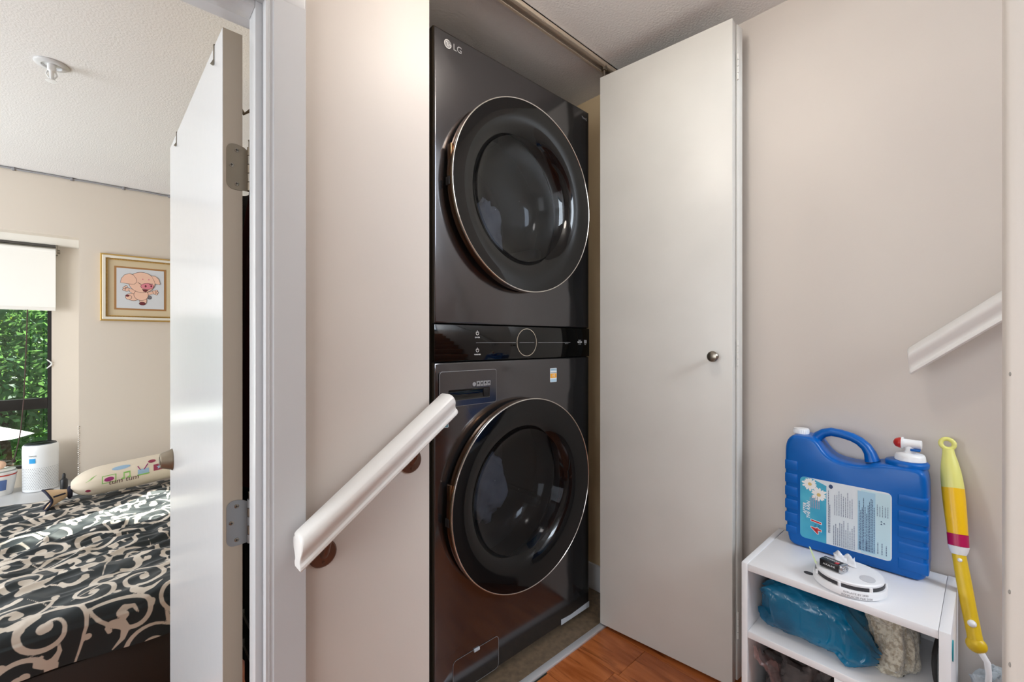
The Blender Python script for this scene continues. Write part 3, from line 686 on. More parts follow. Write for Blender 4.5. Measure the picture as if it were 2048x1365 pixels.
# printed label, its print turned on its side
LX = JF - .0004
lr, lu = (0,-1,0), (0,0,1)
ly0, ly1, lz0, lz1 = .3445, .1555, .5045, .6685
lab = flat('label', [(a, b) for a, b in rrect(-ly0, lz0, -ly1, lz1, .010, 5)], (LX, 0, 0), lr, lu, 'label_white', jg, .0006)
x2 = LX - .0006
def lp(name, y0, z0, y1, z1, m, dz=0., d=.0003): return flat(name, [(-y0, z0), (-y1, z0), (-y1, z1), (-y0, z1)], (x2-dz, 0, 0), lr, lu, m, lab, d)
flat('picture_band', [(-.2855, lz0), (-.2855, .655)] + [(-.30, .661), (-.318, .668)] + [(a, b) for a, b in rrect(-ly0, lz0, -ly1, lz1, .010, 5)[6:18]][0:12], (x2, 0, 0), lr, lu, 'label_aqua', lab, .0002)
lp('pale_band', .214, lz0+.002, .158, lz1-.004, 'label_pale', 0, .0002)
lp('text_panel', .2205, .512, .186, .6605, 'label_box', .0002)
# flower
rnd = random.Random(4)
for fc_, fr_, fn in (((-.322, .652), .020, 15), ((-.302, .628), .021, 15)):
    pet = MB()
    for q in range(fn):
        a = 2*PI*q/fn + rnd.random()*.2; c, s_ = math.cos(a), math.sin(a); L_ = fr_*(.75+.25*rnd.random())
        pl = [(0, 0), (L_*.5, L_*.16), (L_*.85, L_*.13), (L_, 0), (L_*.85, -L_*.13), (L_*.5, -L_*.16)]
        pl = [(fc_[0]+u*c-v*s_, min(fc_[1]+u*s_+v*c, .667)) for u, v in pl]; pl = [(max(u, -.343), v) for u, v in pl]
        pet.prism(pl, (x2-.0003-.00002*q, 0, 0), lr, lu, .0002)
    fl_ = make('flower', pet, 'petal_white', lab, None); fl_['kind'] = 'stuff'
    flat('flower_heart', circ(fc_[0], fc_[1], fr_*.22, 12), (x2-.0009, 0, 0), lr, lu, 'petal_gold', lab, .0002)
UPT, LFT = (0,0,1), (0,1,0)      # reading upwards, letter tops to +y
text('lettering', 'AFTER', .0105, (x2-.0006, .3335, .584), UPT, LFT, 'ink_white', lab, shear=.25, bold=.0002)
text('lettering', 'THE RAIN', .0105, (x2-.0006, .3250, .582), UPT, LFT, 'ink_white', lab, shear=.25, bold=.0002)
text('lettering', '4', .032, (x2-.0006, .3065, .531), UPT, LFT, 'ink_white', lab, shear=.15, bold=.0016)
text('lettering', '4', .032, (x2-.0009, .3065, .531), UPT, LFT, 'ink_red', lab, shear=.15, bold=.0004)
text('lettering', 'IN', .0065, (x2-.0009, .3010, .5450), UPT, LFT, 'ink_navy', lab)
text('lettering', 'EN', .0065, (x2-.0009, .3090, .5450), UPT, LFT, 'ink_navy', lab)
text('lettering', '1', .032, (x2-.0006, .3065, .5535), UPT, LFT, 'ink_white', lab, shear=.15, bold=.0016)
text('lettering', '1', .032, (x2-.0009, .3065, .5535), UPT, LFT, 'ink_red', lab, shear=.15, bold=.0004)
def lines(y0, y1, z0, z1, n, m, wdt, parent, seedv):
    """small print: rows of short dashes running upwards"""
    rr = random.Random(seedv); mb = MB()
    for q in range(n):
        y = y0 + (y1-y0)*q/max(n-1, 1); z = z0; ze = z0 + (z1-z0)*(.65+.35*rr.random())
        while z < ze:
            l = .002 + .005*rr.random(); e = min(z+l, ze); mb.prism([(-y, z), (-y+wdt, z), (-y+wdt, e), (-y, e)], (x2-.0005, 0, 0), lr, lu, .0002); z = e + .0011
    o = make('small_print', mb, m, parent, None); o['kind'] = 'stuff'; return o
lines(.322, .302, .590, .628, 6, 'ink_pink', .0011, lab, 1)
lines(.2815, .2785, .535, .648, 2, 'ink_navy', .0012, lab, 2)
lines(.270, .228, .508, .575, 11, 'ink_navy', .0010, lab, 3); lines(.268, .232, .585, .655, 9, 'ink_navy', .0009, lab, 4)
lines(.218, .189, .514, .655, 11, 'ink_navy', .0013, lab, 5)
lines(.182, .166, .515, .545, 3, 'ink_navy', .0012, lab, 6); lines(.183, .163, .607, .645, 5, 'ink_navy', .0009, lab, 7)
flat('round_mark', circ(-.276, .656, .0045, 20, .0055), (x2-.0002, 0, 0), lr, lu, 'ink_navy', lab, .0002)
for q in range(3):
    a = 2*PI*q/3; c = (-.173+.0035*math.cos(a), .592+.0035*math.sin(a)); flat('recycling_mark', [(c[0]-.002, c[1]-.001), (c[0]+.002, c[1]-.001), (c[0], c[1]+.0024)], (x2-.0002, 0, 0), lr, lu, 'ink_navy', lab, .0002)
text('lettering', 'CAUTION', .0042, (x2-.0006, .216, .525), UPT, LFT, 'ink_navy', lab, bold=.0001)
text('lettering', 'ATTENTION', .0042, (x2-.0006, .2025, .527), UPT, LFT, 'ink_navy', lab, bold=.0001)

# ------------------------------------------------------------------ smoke alarm with loose battery
mat('alarm_white', (238, 239, 242), .38)
mat('alarm_pad', (206, 207, 212), .6, bump=(300, .5, .002)); mat('alarm_slot', (58, 58, 62), .5)
mat('alarm_ink', (120, 120, 126), .6)
AC = (1.247, .215); AZ = SH - .0005
al = thing('smoke_alarm', (AC[0], AC[1], AZ), 'round white smoke alarm lying beside the blue jug', 'smoke alarm')
ar = .0680
make('alarm_base', MB().lathe([(ar-.006, 0), (ar-.002, .002), (ar, .004), (ar, .0175), (ar-.001, .019), (ar-.004, .0195)], (AC[0], AC[1], AZ), 'z', 72), 'alarm_white', al, 40)
make('vent_band', MB().lathe([(ar-.0045, .019), (ar-.0045, .0265)], (AC[0], AC[1], AZ), 'z', 60), 'alarm_slot', al)
make('alarm_cover', MB().lathe([(ar-.0065, .0265), (ar-.0055, .027), (ar-.0050, .031), (ar-.007, .0335), (ar-.016, .0350), (.002, .0358)], (AC[0], AC[1], AZ), 'z', 72), 'alarm_white', al, 40)
for q in range(7):
    a = 2*PI*q/7 + .35; p_ = (AC[0]+(ar-.0042)*math.cos(a), AC[1]+(ar-.0042)*math.sin(a)); make('vent_post', MB().lathe([(.0032, .018), (.0032, .028)], (p_[0], p_[1], AZ), 'z', 8), 'alarm_white', al)
ft = AZ + .0362
make('base_print', MB().prism(circ(AC[0]-.02, AC[1]-.036, .017, 20, .014), (0, 0, ft-.0008), (1,0,0), (0,1,0), .0006), 'alarm_pad', al)
def on_rim(s, size, a0, z, r):
    c = bpy.data.curves.new('t', 'FONT'); c.body = s; c.size = size; c.resolution_u = 2; c.align_x = 'CENTER'; t = bpy.data.objects.new('t', c); COL.objects.link(t)
    me = bpy.data.meshes.new_from_object(t); bpy.data.objects.remove(t); mb = MB()
    mb.add([(AC[0]+r*math.cos(a0+v.co.x/r), AC[1]+r*math.sin(a0+v.co.x/r), z+v.co.y) for v in me.vertices], [tuple(p.vertices) for p in me.polygons]); make('lettering', mb, 'alarm_ink', al, None)
on_rim('REPLACE BY 2030', .0058, R(200), AZ+.0115, ar+.0004); on_rim('REMPLACER PAR 2030', .0058, R(202), AZ+.0045, ar+.0004)
# crumpled foil seal pulled back from the battery bay
def foil(u, v):
    return (AC[0]+.016+.045*u, AC[1]+.030-.042*v+.012*u, ft+.0015+.010*u**1.5*abs(math.sin(7*v+3*u))+.004*fbm((u*3, v*3, 2)))
fo = make('foil_seal', MB().grid(foil, 14, 14), 'alarm_white', None, 25); sol = fo.modifiers.new('t', 'SOLIDIFY'); sol.thickness = .0006
tag(fo, 'crumpled white paper seal on top of the smoke alarm', 'paper')
# nine volt battery
mat('battery_black', (22, 22, 26), .3); mat('battery_silver', (190, 192, 196), .25, .9); mat('battery_red', (186, 40, 52), .35)
bt = thing('battery', (1.225, .240, ft), 'black and silver block battery lying on the white smoke alarm', 'battery')
ba = R(-104)      # long axis heading
bu, bv = Vector((math.cos(ba), math.sin(ba), 0)), Vector((-math.sin(ba), math.cos(ba), 0)); bo = Vector((1.225, .240, ft))
def bbx(a0, a1, b0, b1, c0, c1, r_=.001):
    m_ = MB().bbox((a0, b0, c0), (a1, b1, c1), r_, 2); m_.v = [tuple(bo + bu*p[0] + bv*p[1] + Vector((0,0,p[2]))) for p in m_.v]; return m_
make('case', bbx(-.0235, .0165, -.013, .013, 0.0005, .0172, .002), 'battery_black', bt)
make('metal_end', bbx(.0162, .0235, -.0131, .0131, .0004, .0173, .0015), 'battery_silver', bt)
for s_, r_ in ((-1, .0040), (1, .0030)):
    m_ = MB().lathe([(r_, 0), (r_, .0025), (r_*.7, .0028)], (0, 0, 0), 'x', 14); m_.v = [tuple(bo + bu*(p[0]+.0235) + bv*(p[1]+s_*.0063) + Vector((0,0,p[2]+.0086))) for p in m_.v]; make('terminal', m_, 'battery_silver', bt)
m_ = bbx(.006, .013, -.009, .001, .0172, .0176, .0001); make('red_mark', m_, 'battery_red', bt)
text('lettering', 'EVEREADY', .0075, bo+Vector((0,0,.0174))-bu*.006+bv*.001, -bu, -bv, 'ink_white', bt)
text('lettering', 'ALKALINE', .0055, bo-bv*.0131-bu*.003+Vector((0,0,.009)), bu, Vector((0,0,1)), 'ink_white', bt)
# pale green pull ribbon
mat('ribbon_green', (206, 226, 176), .5)
rb = make('pull_ribbon', MB().prism([(-.002, 0), (.002, 0), (.0016, .036), (-.0012, .037)], (1.228, .274, ft-.002), (0,-1,.0), Vector((.10, .42, 1)).normalized(), .0008), 'ribbon_green')
tag(rb, 'thin pale green pull ribbon standing up beside the battery', 'ribbon')

# ------------------------------------------------------------------ things on the shelves
def plastic(name, c, rough): return mat(name, c, rough, bump=(26, .7, .006))
mat('bag_blue', (6, 110, 150), .22, 0, .6, vary=(7, (10, 74, 104), 3, .38, .62), bump=(34, .6, .005))
def blue_bag(u, v):
    # v runs along the bag (picture left to right), u round it
    y = .397 - .235*v
    a = 2*PI*u
    hx, hz = .105, .060
    k = 1.0
    if v < .10: k = .55 + 4.5*v
    if v > .80: k = max(.16, 1 - (v-.80)*4.0)
    c, s_ = math.cos(a), math.sin(a); e = .45
    X = math.copysign(abs(c)**e, c)*hx; Z = math.copysign(abs(s_)**e, s_)*hz
    wr = (.30*max(0, v-.62)**.8 + .22*max(0, .2-v)) + .04
    n1 = fbm((c*1.5+5, s_*1.5, v*3.2), 2.2, 4)
    X *= k**.5*(1+wr*n1); Z *= k*(1+wr*n1)
    cz = .370 - .034*max(0, v-.72)*3.4; cx = 1.315 - .055*max(0, v-.70)*2.5
    return (max(cx+X, SX+.018), y + .012*n1, max(.3085, min(cz+Z, .455)))
bb = make('blue_bag', MB().grid(blue_bag, 72, 60, wrap=True), 'bag_blue', None, 70)
tag(bb, 'crumpled teal blue plastic bag lying on the upper shelf', 'bag')
mat('fleece', (206, 198, 180), .95, sheen=.6, bump=(170, 1.0, .006), vary=(130, (164, 152, 132), 2, .42, .6))
def fleece(u, v):
    a = 2*PI*u; b = PI*(v-.5)*.995
    d = Vector((math.cos(b)*math.cos(a), math.cos(b)*math.sin(a), math.sin(b)))
    e = .6; q = [math.copysign(abs(t)**e, t) for t in d]
    k = 1 + .22*fbm((d.x+3, d.y, d.z), 2.) + .03*fbm((d.x, d.y, d.z+9), 16.)
    return (1.345 + q[0]*.085*k - .02*(q[2] < 0)*abs(q[2]), .148 + q[1]*.044*k + .016*max(0, q[2]), max(.3085, min(.374 + q[2]*.078*k, .456)))
fo = make('fleece_towel', MB().grid(fleece, 90, 60, wrap=True), 'fleece', None, 80)
tag(fo, 'beige fluffy fleece bundle beside the teal bag on the upper shelf', 'towel')
mat('black_strap', (26, 24, 24), .5)
make('black_strap', MB().tube([(1.33, .070, .400), (1.30, .0735, .392), (1.275, .0755, .378), (1.265, .0755, .360), (1.26, .0740, .340), (1.262, .072, .318)], [.003, .004, .0045, .0045, .004, .003], 8), 'black_strap')
tag(bpy.data.objects['black_strap'], 'thin black strap hanging inside the upper shelf at its open end', 'strap')
mat('dark_clothes', (62, 58, 58), .95, vary=(14, (92, 84, 82), 4), bump=(150, .5, .003))
def heap(u, v):
    a = 2*PI*u; b = PI*(v-.5)*.995
    d = Vector((math.cos(b)*math.cos(a), math.cos(b)*math.sin(a), math.sin(b))); q = [math.copysign(abs(t)**.6, t) for t in d]
    k = 1 + .32*fbm((d.x+1, d.y+4, d.z), 2.6) + .12*abs(fbm((d.x, d.y, d.z+2), 6.))
    return (max(1.32+q[0]*.115*k, SX+.02), max(.236, min(.400, .318+q[1]*.072*k)), max(.049, min(.276, .150+q[2]*.115*k)))
hp_ = make('clothes_heap', MB().grid(heap, 80, 50, wrap=True), 'dark_clothes', None, 80); tag(hp_, 'heap of dark grey clothes in the lower shelf compartment', 'clothes')
clear_mat('clear_film', (235, 215, 212), .15, 1.5, .16, (205, 178, 176))
def film(u, v):
    n1 = fbm((u*3, v*3, 7), 1.6); return (SX+.012+.012*n1+.05*v*v, .402-.10*u-.03*v, .262-.20*u**1.4*(1-.3*v)-.02*v+.018*n1)
fm = make('plastic_film', MB().grid(film, 30, 16), 'clear_film', None, 80); tag(fm, 'thin clear plastic film draped over the dark grey clothes heap', 'plastic bag')

# ------------------------------------------------------------------ yellow scrubbing brush leaning between shelf and wall corner
mat('yellow', (240, 190, 10), .35); mat('pale_yellow', (228, 226, 130), .35); mat('magenta', (176, 10, 80), .4); mat('dull_yellow', (222, 186, 30), .4)
T = [Vector(p) for p in ((1.462, .0645, .791), (1.4555, .0600, .745), (1.443, .0530, .672), (1.419, .0455, .585), (1.4120, .0440, .553), (1.388, .0290, .455), (1.370, .0180, .393))]
sbk = thing('scrub_brush', (1.36, .01, .34), 'yellow long-handled scrubbing brush leaning on the beige wall', 'brush')
def seg(a, b, n=8): return [a.lerp(b, i/n) for i in range(n+1)]
ax_ = (T[1]-T[0]).normalized()
ang = [2*PI*q/24 for q in range(25)]
hr, side = .0115, Vector((.677*.2, -1, 0)).normalized()
rc = T[0]; make('hang_ring', MB().tube([rc + side*(hr*math.cos(a)) - ax_*(hr*math.sin(a)) for a in ang], .0048, 10), 'pale_yellow', sbk, 60)
P0 = rc + ax_*hr
def taper(pts, rad, m, name):
    return make(name, MB().tube(pts, rad, 18), m, sbk, 60)
g1 = seg(P0, T[2].lerp(T[1], .28), 8)
taper(g1, [.0100, .0112, .0132, .0152, .0168, .0180, .0188, .0193, .0196], 'pale_yellow', 'grip')
g2 = seg(g1[-1], T[3].lerp(T[2], .12), 6); taper(g2, [.0197, .0197, .0195, .0191, .0186, .0180, .0174], 'yellow', 'upper_handle')
g3 = seg(g2[-1], T[3].lerp(T[4], .45), 2); bd = taper(g3, [.0180, .0178, .0175], 'magenta', 'label_band')
g4 = seg(g3[-1], T[4], 2); taper(g4, [.0180, .0160, .0125], 'cap_white', 'collar')
g5 = seg(T[4], T[5], 6) + [T[5].lerp(T[6], q) for q in (.4, .8, 1.)]; taper(g5, [.0118, .0121, .0124, .0126, .0127, .0127, .0126, .0124, .0124, .0126], 'dull_yellow', 'lower_handle')
cam_dir = Vector((-1, -.01, .45)).normalized()
for q, r_ in ((T[4].lerp(T[5], .13), .0042), (T[5].lerp(T[6], .55), .0075), (g2[-1].lerp(g2[-2], .12), .0045)):
    make('button', MB().sphere(tuple(q + cam_dir*.0125), r_, 14, 8), 'cap_white', sbk, 60)
end = T[6] + (T[6]-T[5]).normalized()*.010
make('pivot_head', MB().sphere(tuple(end), .0170, 24, 14, (.75, 1, 1)), 'dull_yellow', sbk, 60)
make('white_neck', MB().tube([end+Vector((-.004, -.006, -.010)), end+Vector((-.008, -.016, -.026)), end+Vector((-.010, -.018, -.05)), end+Vector((-.008, -.016, -.09))], [.006, .0055, .005, .005], 10, flat=(.55, (1,0,0))), 'cap_white', sbk, 60)
mat('bag_grey', (196, 202, 206), .4, bump=(50, .9, .008), vary=(30, (168, 176, 182)))
def gbag(u, v):
    a = 2*PI*u; k = 1 + .22*fbm((math.cos(a)*1.3, math.sin(a)*1.3, v*2.4), 2.2, 4); r_ = (.058*(1-.12*v))*k
    if v > .93: r_ *= .5
    return (1.405 + r_*math.cos(a)*.9, -.022 + r_*math.sin(a)*.85, .001 + .318*v + .02*fbm((math.cos(a)*2, math.sin(a)*2, v), 2.)*v)
gb = MB().grid(gbag, 48, 36, wrap=True); gb.f.append(tuple(range(35*48, 36*48))); gb.f.append(tuple(range(48))[::-1])
gb = make('grey_bag', gb, 'bag_grey', None, 40); tag(gb, 'crumpled pale grey plastic bag under the yellow brush', 'plastic bag')
# ------------------------------------------------------------------ bed with swirl-printed duvet
mat('bed_base', (52, 46, 44), .6, bump=(120, .2, .002))
mat('mattress_white', (214, 212, 206), .8)
BX0, BX1, BY0, BY1, BT = -1.62, .425, 2.165, 3.80, .085
bd_ = thing('bed', (-.6, 2.98, ZL), 'bed under a dark swirl-patterned duvet beside the window bench', 'bed')
make('bed_base', MB().bbox((BX0+.02, BY0+.012, ZL), (BX1-.02, BY1-.02, -.10), .01), 'bed_base', bd_)
make('mattress', MB().bbox((BX0+.02, BY0+.03, -.099), (BX1-.02, BY1-.02, BT-.035), .03, 3), 'mattress_white', bd_)
def swirl_mat():
    m = bpy.data.materials.new('swirl_print'); m.use_nodes = True; MATS['swirl_print'] = m
    t = m.node_tree; p = t.nodes['Principled BSDF']; N = t.nodes.new
    at = N('ShaderNodeAttribute'); at.attribute_name = 'swirl'; mr = N('ShaderNodeMapRange'); mr.inputs[1].default_value = -.0012; mr.inputs[2].default_value = .0012
    mx = N('ShaderNodeMix'); mx.data_type = 'RGBA'; mx.inputs['A'].default_value = lin((216, 206, 194)); mx.inputs['B'].default_value = lin((38, 46, 50))
    t.links.new(at.outputs['Fac'], mr.inputs[0]); t.links.new(mr.outputs[0], mx.inputs['Factor']); t.links.new(mx.outputs['Result'], p.inputs['Base Color'])
    p.inputs['Roughness'].default_value = .62; p.inputs['Sheen Weight'].default_value = .15; p.inputs['Specular IOR Level'].default_value = .35
swirl_mat()
LU, LV = BX1-BX0+.14, 1.63+.16           # cloth rest size
NU, NV = 396, 328
uu, vv = np.meshgrid(np.linspace(0, LU, NU), np.linspace(0, LV, NV))
sdf = np.full(uu.shape, .05)
def stroke(pts, wid):
    """tapered stroke; pts n x 2, wid n"""
    global sdf
    pts = np.array(pts); pad = .03
    lo = pts.min(0) - pad; hi = pts.max(0) + pad
    i0, i1 = np.searchsorted(uu[0], [lo[0], hi[0]]); j0, j1 = np.searchsorted(vv[:, 0], [lo[1], hi[1]])
    if i1 <= i0 or j1 <= j0: return
    U_, V_ = uu[j0:j1, i0:i1], vv[j0:j1, i0:i1]; best = sdf[j0:j1, i0:i1]
    for k in range(len(pts)-1):
        a, b = pts[k], pts[k+1]; d = b-a; L2 = max(d@d, 1e-9)
        t = np.clip(((U_-a[0])*d[0] + (V_-a[1])*d[1]) / L2, 0, 1)
        r = wid[k] + (wid[k+1]-wid[k])*t
        best = np.minimum(best, np.hypot(U_-a[0]-d[0]*t, V_-a[1]-d[1]*t) - r)
    sdf[j0:j1, i0:i1] = best
rg = random.Random(12)
def motif(kind, c, rot, s, fl):
    def X(p): return [(c[0] + s*(x*math.cos(rot)*1 - fl*y*math.sin(rot)), c[1] + s*(x*math.sin(rot) + fl*y*math.cos(rot))) for x, y in p]
    if kind == 0:        # spiral with a long tail
        p = []; w_ = []
        for k in range(40):
            q = k/39; a = 2*PI*1.45*q; r = .080*(1-q)**.8 + .010; p.append((r*math.cos(a), r*math.sin(a))); w_.append(.0042+.0045*math.sin(PI*min(1, q*1.3)))
        tail = [(.090+.004*k, -.012*k - .0016*k*k) for k in range(8)][::-1]
        stroke(X(tail + p), [s*x for x in [.0015+.0004*k for k in range(8)] + w_]); stroke(X([(p[-1][0]-.002, p[-1][1]), (p[-1][0]+.006, p[-1][1]+.004)]), [.015*s, .013*s])
    elif kind == 1:      # pointed leaf outline with a curl inside
        p = []; w_ = []
        for k in range(33):
            a = 2*PI*k/32; r = 1; x = .085*math.cos(a); y = .046*math.sin(a)*(1 - .45*math.cos(a)); p.append((x + (.012 if k in (0, 32) else 0), y)); w_.append(.0045 + .003*abs(math.sin(a/2)))
        stroke(X(p), [s*x for x in w_]); stroke(X([(-.05, .0), (-.03, .018), (-.005, .012), (.0, -.004), (-.014, -.010)]), [.003*s, .006*s, .009*s, .012*s, .012*s])
    elif kind == 2:      # S scroll with curled ends
        p = []; w_ = []
        for k in range(41):
            q = -1 + 2*k/40; a = 2.9*abs(q)**1.5*2; r = .042
            x = q*.085 - math.copysign(.028*(1-math.cos(a)), q)*abs(q); y = math.copysign(.038*math.sin(a), q); p.append((x, y)); w_.append(.0035+.008*abs(q)**3)
        stroke(X(p), [s*x for x in w_])
    elif kind == 3:      # bird-like comma
        stroke(X([(-.05, -.02), (-.02, .012), (.014, .022), (.042, .008), (.05, -.018), (.036, -.034), (.02, -.026)]), [.002*s, .008*s, .014*s, .016*s, .010*s, .006*s, .008*s])
    else: stroke(X([(0, 0), (.002, .001)]), [.0105*s, .0105*s])
sp_ = .168; row = 0; v = -.02
while v < LV + .1:
    u = -.05 + (sp_/2 if row % 2 else 0)
    while u < LU + .1:
        motif(rg.choice((0, 0, 1, 1, 2, 2)), (u+rg.uniform(-.02, .02), v+rg.uniform(-.02, .02)), rg.uniform(0, 2*PI), rg.uniform(.88, 1.12), rg.choice((-1, 1)))
        motif(4, (u+sp_/2+rg.uniform(-.015, .015), v+rg.uniform(-.05, .05)), 0, 1, 1)
        if rg.random() < .75: motif(3, (u+sp_*.5, v+sp_*.42), rg.uniform(0, 2*PI), rg.uniform(.7, 1.), rg.choice((-1, 1)))
        u += sp_
    v += sp_*.84; row += 1
def duvet_pt(u, v):
    # u along x, v from the near hem over the front edge and across the top
    x = BX0 - .07 + u
    drop = .118; rad = .05
    n_big = fbm((x*1.6, v*1.6, .3), 1.5, 3)
    if v < drop: y = BY0 - .006; z = BT - rad - (drop - v); hang = 1 - v/drop
    else:
        s_ = v - drop; arc = rad*PI/2
        if s_ < arc: a = s_/rad; y = BY0 + rad*(1-math.cos(a)) - .006; z = BT - rad + rad*math.sin(a)
        else: y = BY0 + rad + (s_-arc) - .006; z = BT
        hang = 0
    # wrinkles: long folds fanning from the near right towards the far left, finer in the middle
    mid = math.exp(-((v-1.0)/.55)**2); q = Vector((x, v, 0))
    f1 = noise.noise(Vector((x*2.6+v*3.2, v*9-x*5.5, 1.7))); f2 = 1 - abs(noise.noise(Vector((x*4+v*5, v*15-x*6, 4.1))))*2
    f3 = noise.noise(Vector((x*18, v*26, 8.)))
    dz = .012*n_big + .018*f1*(.5+mid) + .024*(f2-.4)*(.22+.8*mid) + .007*f3*mid
    if hang > 0:
        y += -.010*math.sin(x*13+2*n_big)*hang - .004*f1*hang - .006; z += -.012*math.sin(x*4.2+1)*hang
    else: z += max(dz, -.03) + .012*mid
    # side overhang at both ends
    if x < BX0: z -= (BX0-x)*1.2
    if x > BX1: z -= (x-BX1)*1.2
    return (x, y, z)
mb = MB()
for j in range(NV):
    for i in range(NU): mb.v.append(duvet_pt(uu[0, i], vv[j, 0]))
for j in range(NV-1):
    for i in range(NU-1): mb.f.append((j*NU+i, j*NU+i+1, (j+1)*NU+i+1, (j+1)*NU+i))
dv = make('duvet', mb, 'swirl_print', bd_, 180)
at = dv.data.attributes.new('swirl', 'FLOAT', 'POINT'); at.data.foreach_set('value', sdf.astype(np.float32).ravel())

# ------------------------------------------------------------------ bolster pillow with childlike print
mat('pillow_cream', (222, 210, 192), .8, bump=(160, .15, .002)); mat('navy_trim', (34, 36, 56), .8); mat('print_peach', (226, 196, 160), .8)
mat('print_plum', (150, 44, 110), .8); mat('print_green', (140, 190, 104), .8); mat('print_sky', (150, 180, 206), .8); mat('print_wine', (150, 58, 82), .8); mat('print_brown', (92, 62, 58), .8)
PX0, PX1 = -.165, .44
pl_ = thing('bolster_pillow', (.12, 3.62, .1), 'long cream bolster pillow with small coloured drawings on the bed', 'pillow')
def bol(s, a, dr=0.):
    """s 0..1 along the pillow, a angle round it"""
    x = PX0 + (PX1-PX0)*s
    r = .092*(1 - math.exp(-s*14)*.72) ; r *= 1 - .12*max(0, s-.55)
    r *= 1 + .035*math.sin(9*a+2)*math.exp(-s*12) + .03*noise.noise(Vector((s*5, math.cos(a)*1.3, math.sin(a)*1.3)))
    r += dr
    yc = 3.60 + .10*s; zc = .192 + .028*s
    return (x, yc + r*math.cos(a), zc + r*math.sin(a)*.92)
pb = MB().grid(lambda u, v: bol(v, 2*PI*u), 64, 50, wrap=True); pb.f.append(tuple(range(64))[::-1]); pb.f.append(tuple(range(49*64, 50*64)))
pc = make('pillow_cover', pb, 'pillow_cream', pl_, 180)
# tied end: navy tie and flared ruffle
def flare(u, v):
    a = 2*PI*u; r = .024 + .055*v*(1 + .22*math.sin(3*a+1)); return (PX0 - .004 - .085*v + .02*v*math.cos(2*a), 3.598 - .03*v + r*math.cos(a), .160 - .012*v + r*math.sin(a)*.72)
fl2 = make('ruffle', MB().grid(flare, 48, 10, wrap=True), 'print_peach', pl_, 180)
make('ruffle_edge', MB().tube([flare(k/48, 1) for k in range(49)], .006, 8), 'navy_trim', fl2, 60)
make('tie', MB().tube([(PX0-.004, 3.598+.027*math.cos(a), .160+.025*math.sin(a)) for a in [2*PI*k/24 for k in range(25)]], .011, 8), 'navy_trim', pl_, 60)
make('ruffle_stripe', MB().tube([flare(.44, .25+.6*k/10) for k in range(11)], .005, 8), 'navy_trim', fl2, 60)
def decal(name, poly, s0, a0, m, dr=.0012, par=None):
    """flat print laid on the curved pillow; (x right, y up) metres"""
    pts = []
    poly = [(x*1.22, y*1.22) for x, y in poly]
    for x, y in poly: pts.append(bol(s0 + x/(PX1-PX0), a0 - y/.09, dr))
    c = bol(s0 + sum(p[0] for p in poly)/len(poly)/(PX1-PX0), a0 - sum(p[1] for p in poly)/len(poly)/.09, dr+.0006); n_ = len(pts)
    return make(name, MB().add(pts + [c], [(k, (k+1) % n_, n_) for k in range(n_)]), m, pc, None)
AF = PI + .12       # angle facing the room
def rect(x0, y0, x1, y1): return [(x0, y0), ((x0+x1)/2, y0), (x1, y0), (x1, (y0+y1)/2), (x1, y1), ((x0+x1)/2, y1), (x0, y1), (x0, (y0+y1)/2)]
decal('drawn_frame', rect(-.026, -.020, .026, .020), .27, AF-.30, 'print_green', .0010); decal('drawn_frame', rect(-.022, -.016, .022, .016), .27, AF-.30, 'pillow_cream', .0013); decal('drawn_animal', circ(0, 0, .018, 14, .011), .27, AF-.28, 'print_plum', .0017)
decal('drawn_note', rect(-.012, .010, .014, .018), .40, AF-.32, 'print_green'); decal('drawn_note', rect(-.012, -.014, -.008, .012), .40, AF-.32, 'print_green'); decal('drawn_note', rect(.010, -.012, .014, .012), .40, AF-.32, 'print_green'); decal('drawn_note', circ(-.013, -.014, .007, 12, .005), .40, AF-.32, 'print_green', .0016); decal('drawn_note', circ(.009, -.012, .007, 12, .005), .40, AF-.32, 'print_green', .0016)
decal('drawn_drum', rect(-.022, -.016, .022, .010), .53, AF-.36, 'print_sky'); decal('drawn_drum_rim', rect(-.024, -.022, .024, -.015), .53, AF-.36, 'print_green', .0016); decal('drawn_stick', [(-.014, .008), (-.010, .006), (-.020, .030), (-.024, .028)], .53, AF-.36, 'print_plum', .0018); decal('drawn_stick', [(.000, .006), (.004, .004), (.020, .032), (.016, .034)], .53, AF-.36, 'print_plum', .0018)
decal('drawn_star_frame', rect(-.024, -.017, .024, .017), .66, AF-.40, 'print_wine'); decal('drawn_star', [((.013 if k % 2 == 0 else .006)*math.sin(2*PI*k/10), (.013 if k % 2 == 0 else .006)*math.cos(2*PI*k/10)) for k in range(10)], .66, AF-.40, 'print_sky', .0020)
decal('drawn_ball', circ(0, 0, .016, 14, .010), .60, AF-.95, 'print_wine'); decal('drawn_cloud', circ(0, 0, .035, 16, .012), .36, AF-.95, 'print_sky'); decal('drawn_leaf', [(-.02, -.015), (.0, -.004), (.022, .018), (.004, .008)], .14, AF-.55, 'print_green'); decal('drawn_star', circ(0, 0, .010, 10), .12, AF+.35, 'print_wine'); decal('drawn_leaf', circ(0, 0, .012, 10), .86, AF-.1, 'print_green')
def scrawl(s_, size, s0, a0, m):
    c = bpy.data.curves.new('t', 'FONT'); c.body = s_; c.size = size; c.resolution_u = 2; c.align_x = 'CENTER'; c.shear = .1; t = bpy.data.objects.new('t', c); COL.objects.link(t)
    me = bpy.data.meshes.new_from_object(t); bpy.data.objects.remove(t); mb = MB()
    mb.add([bol(s0 + q.co.x/(PX1-PX0), a0 - q.co.y/.08, .0022) for q in me.vertices], [tuple(p.vertices) for p in me.polygons]); make('lettering', mb, m, pc, None)
scrawl('tum tum', .040, .38, AF+.12, 'print_brown'); scrawl('night swap', .028, .75, AF-.72, 'print_brown')

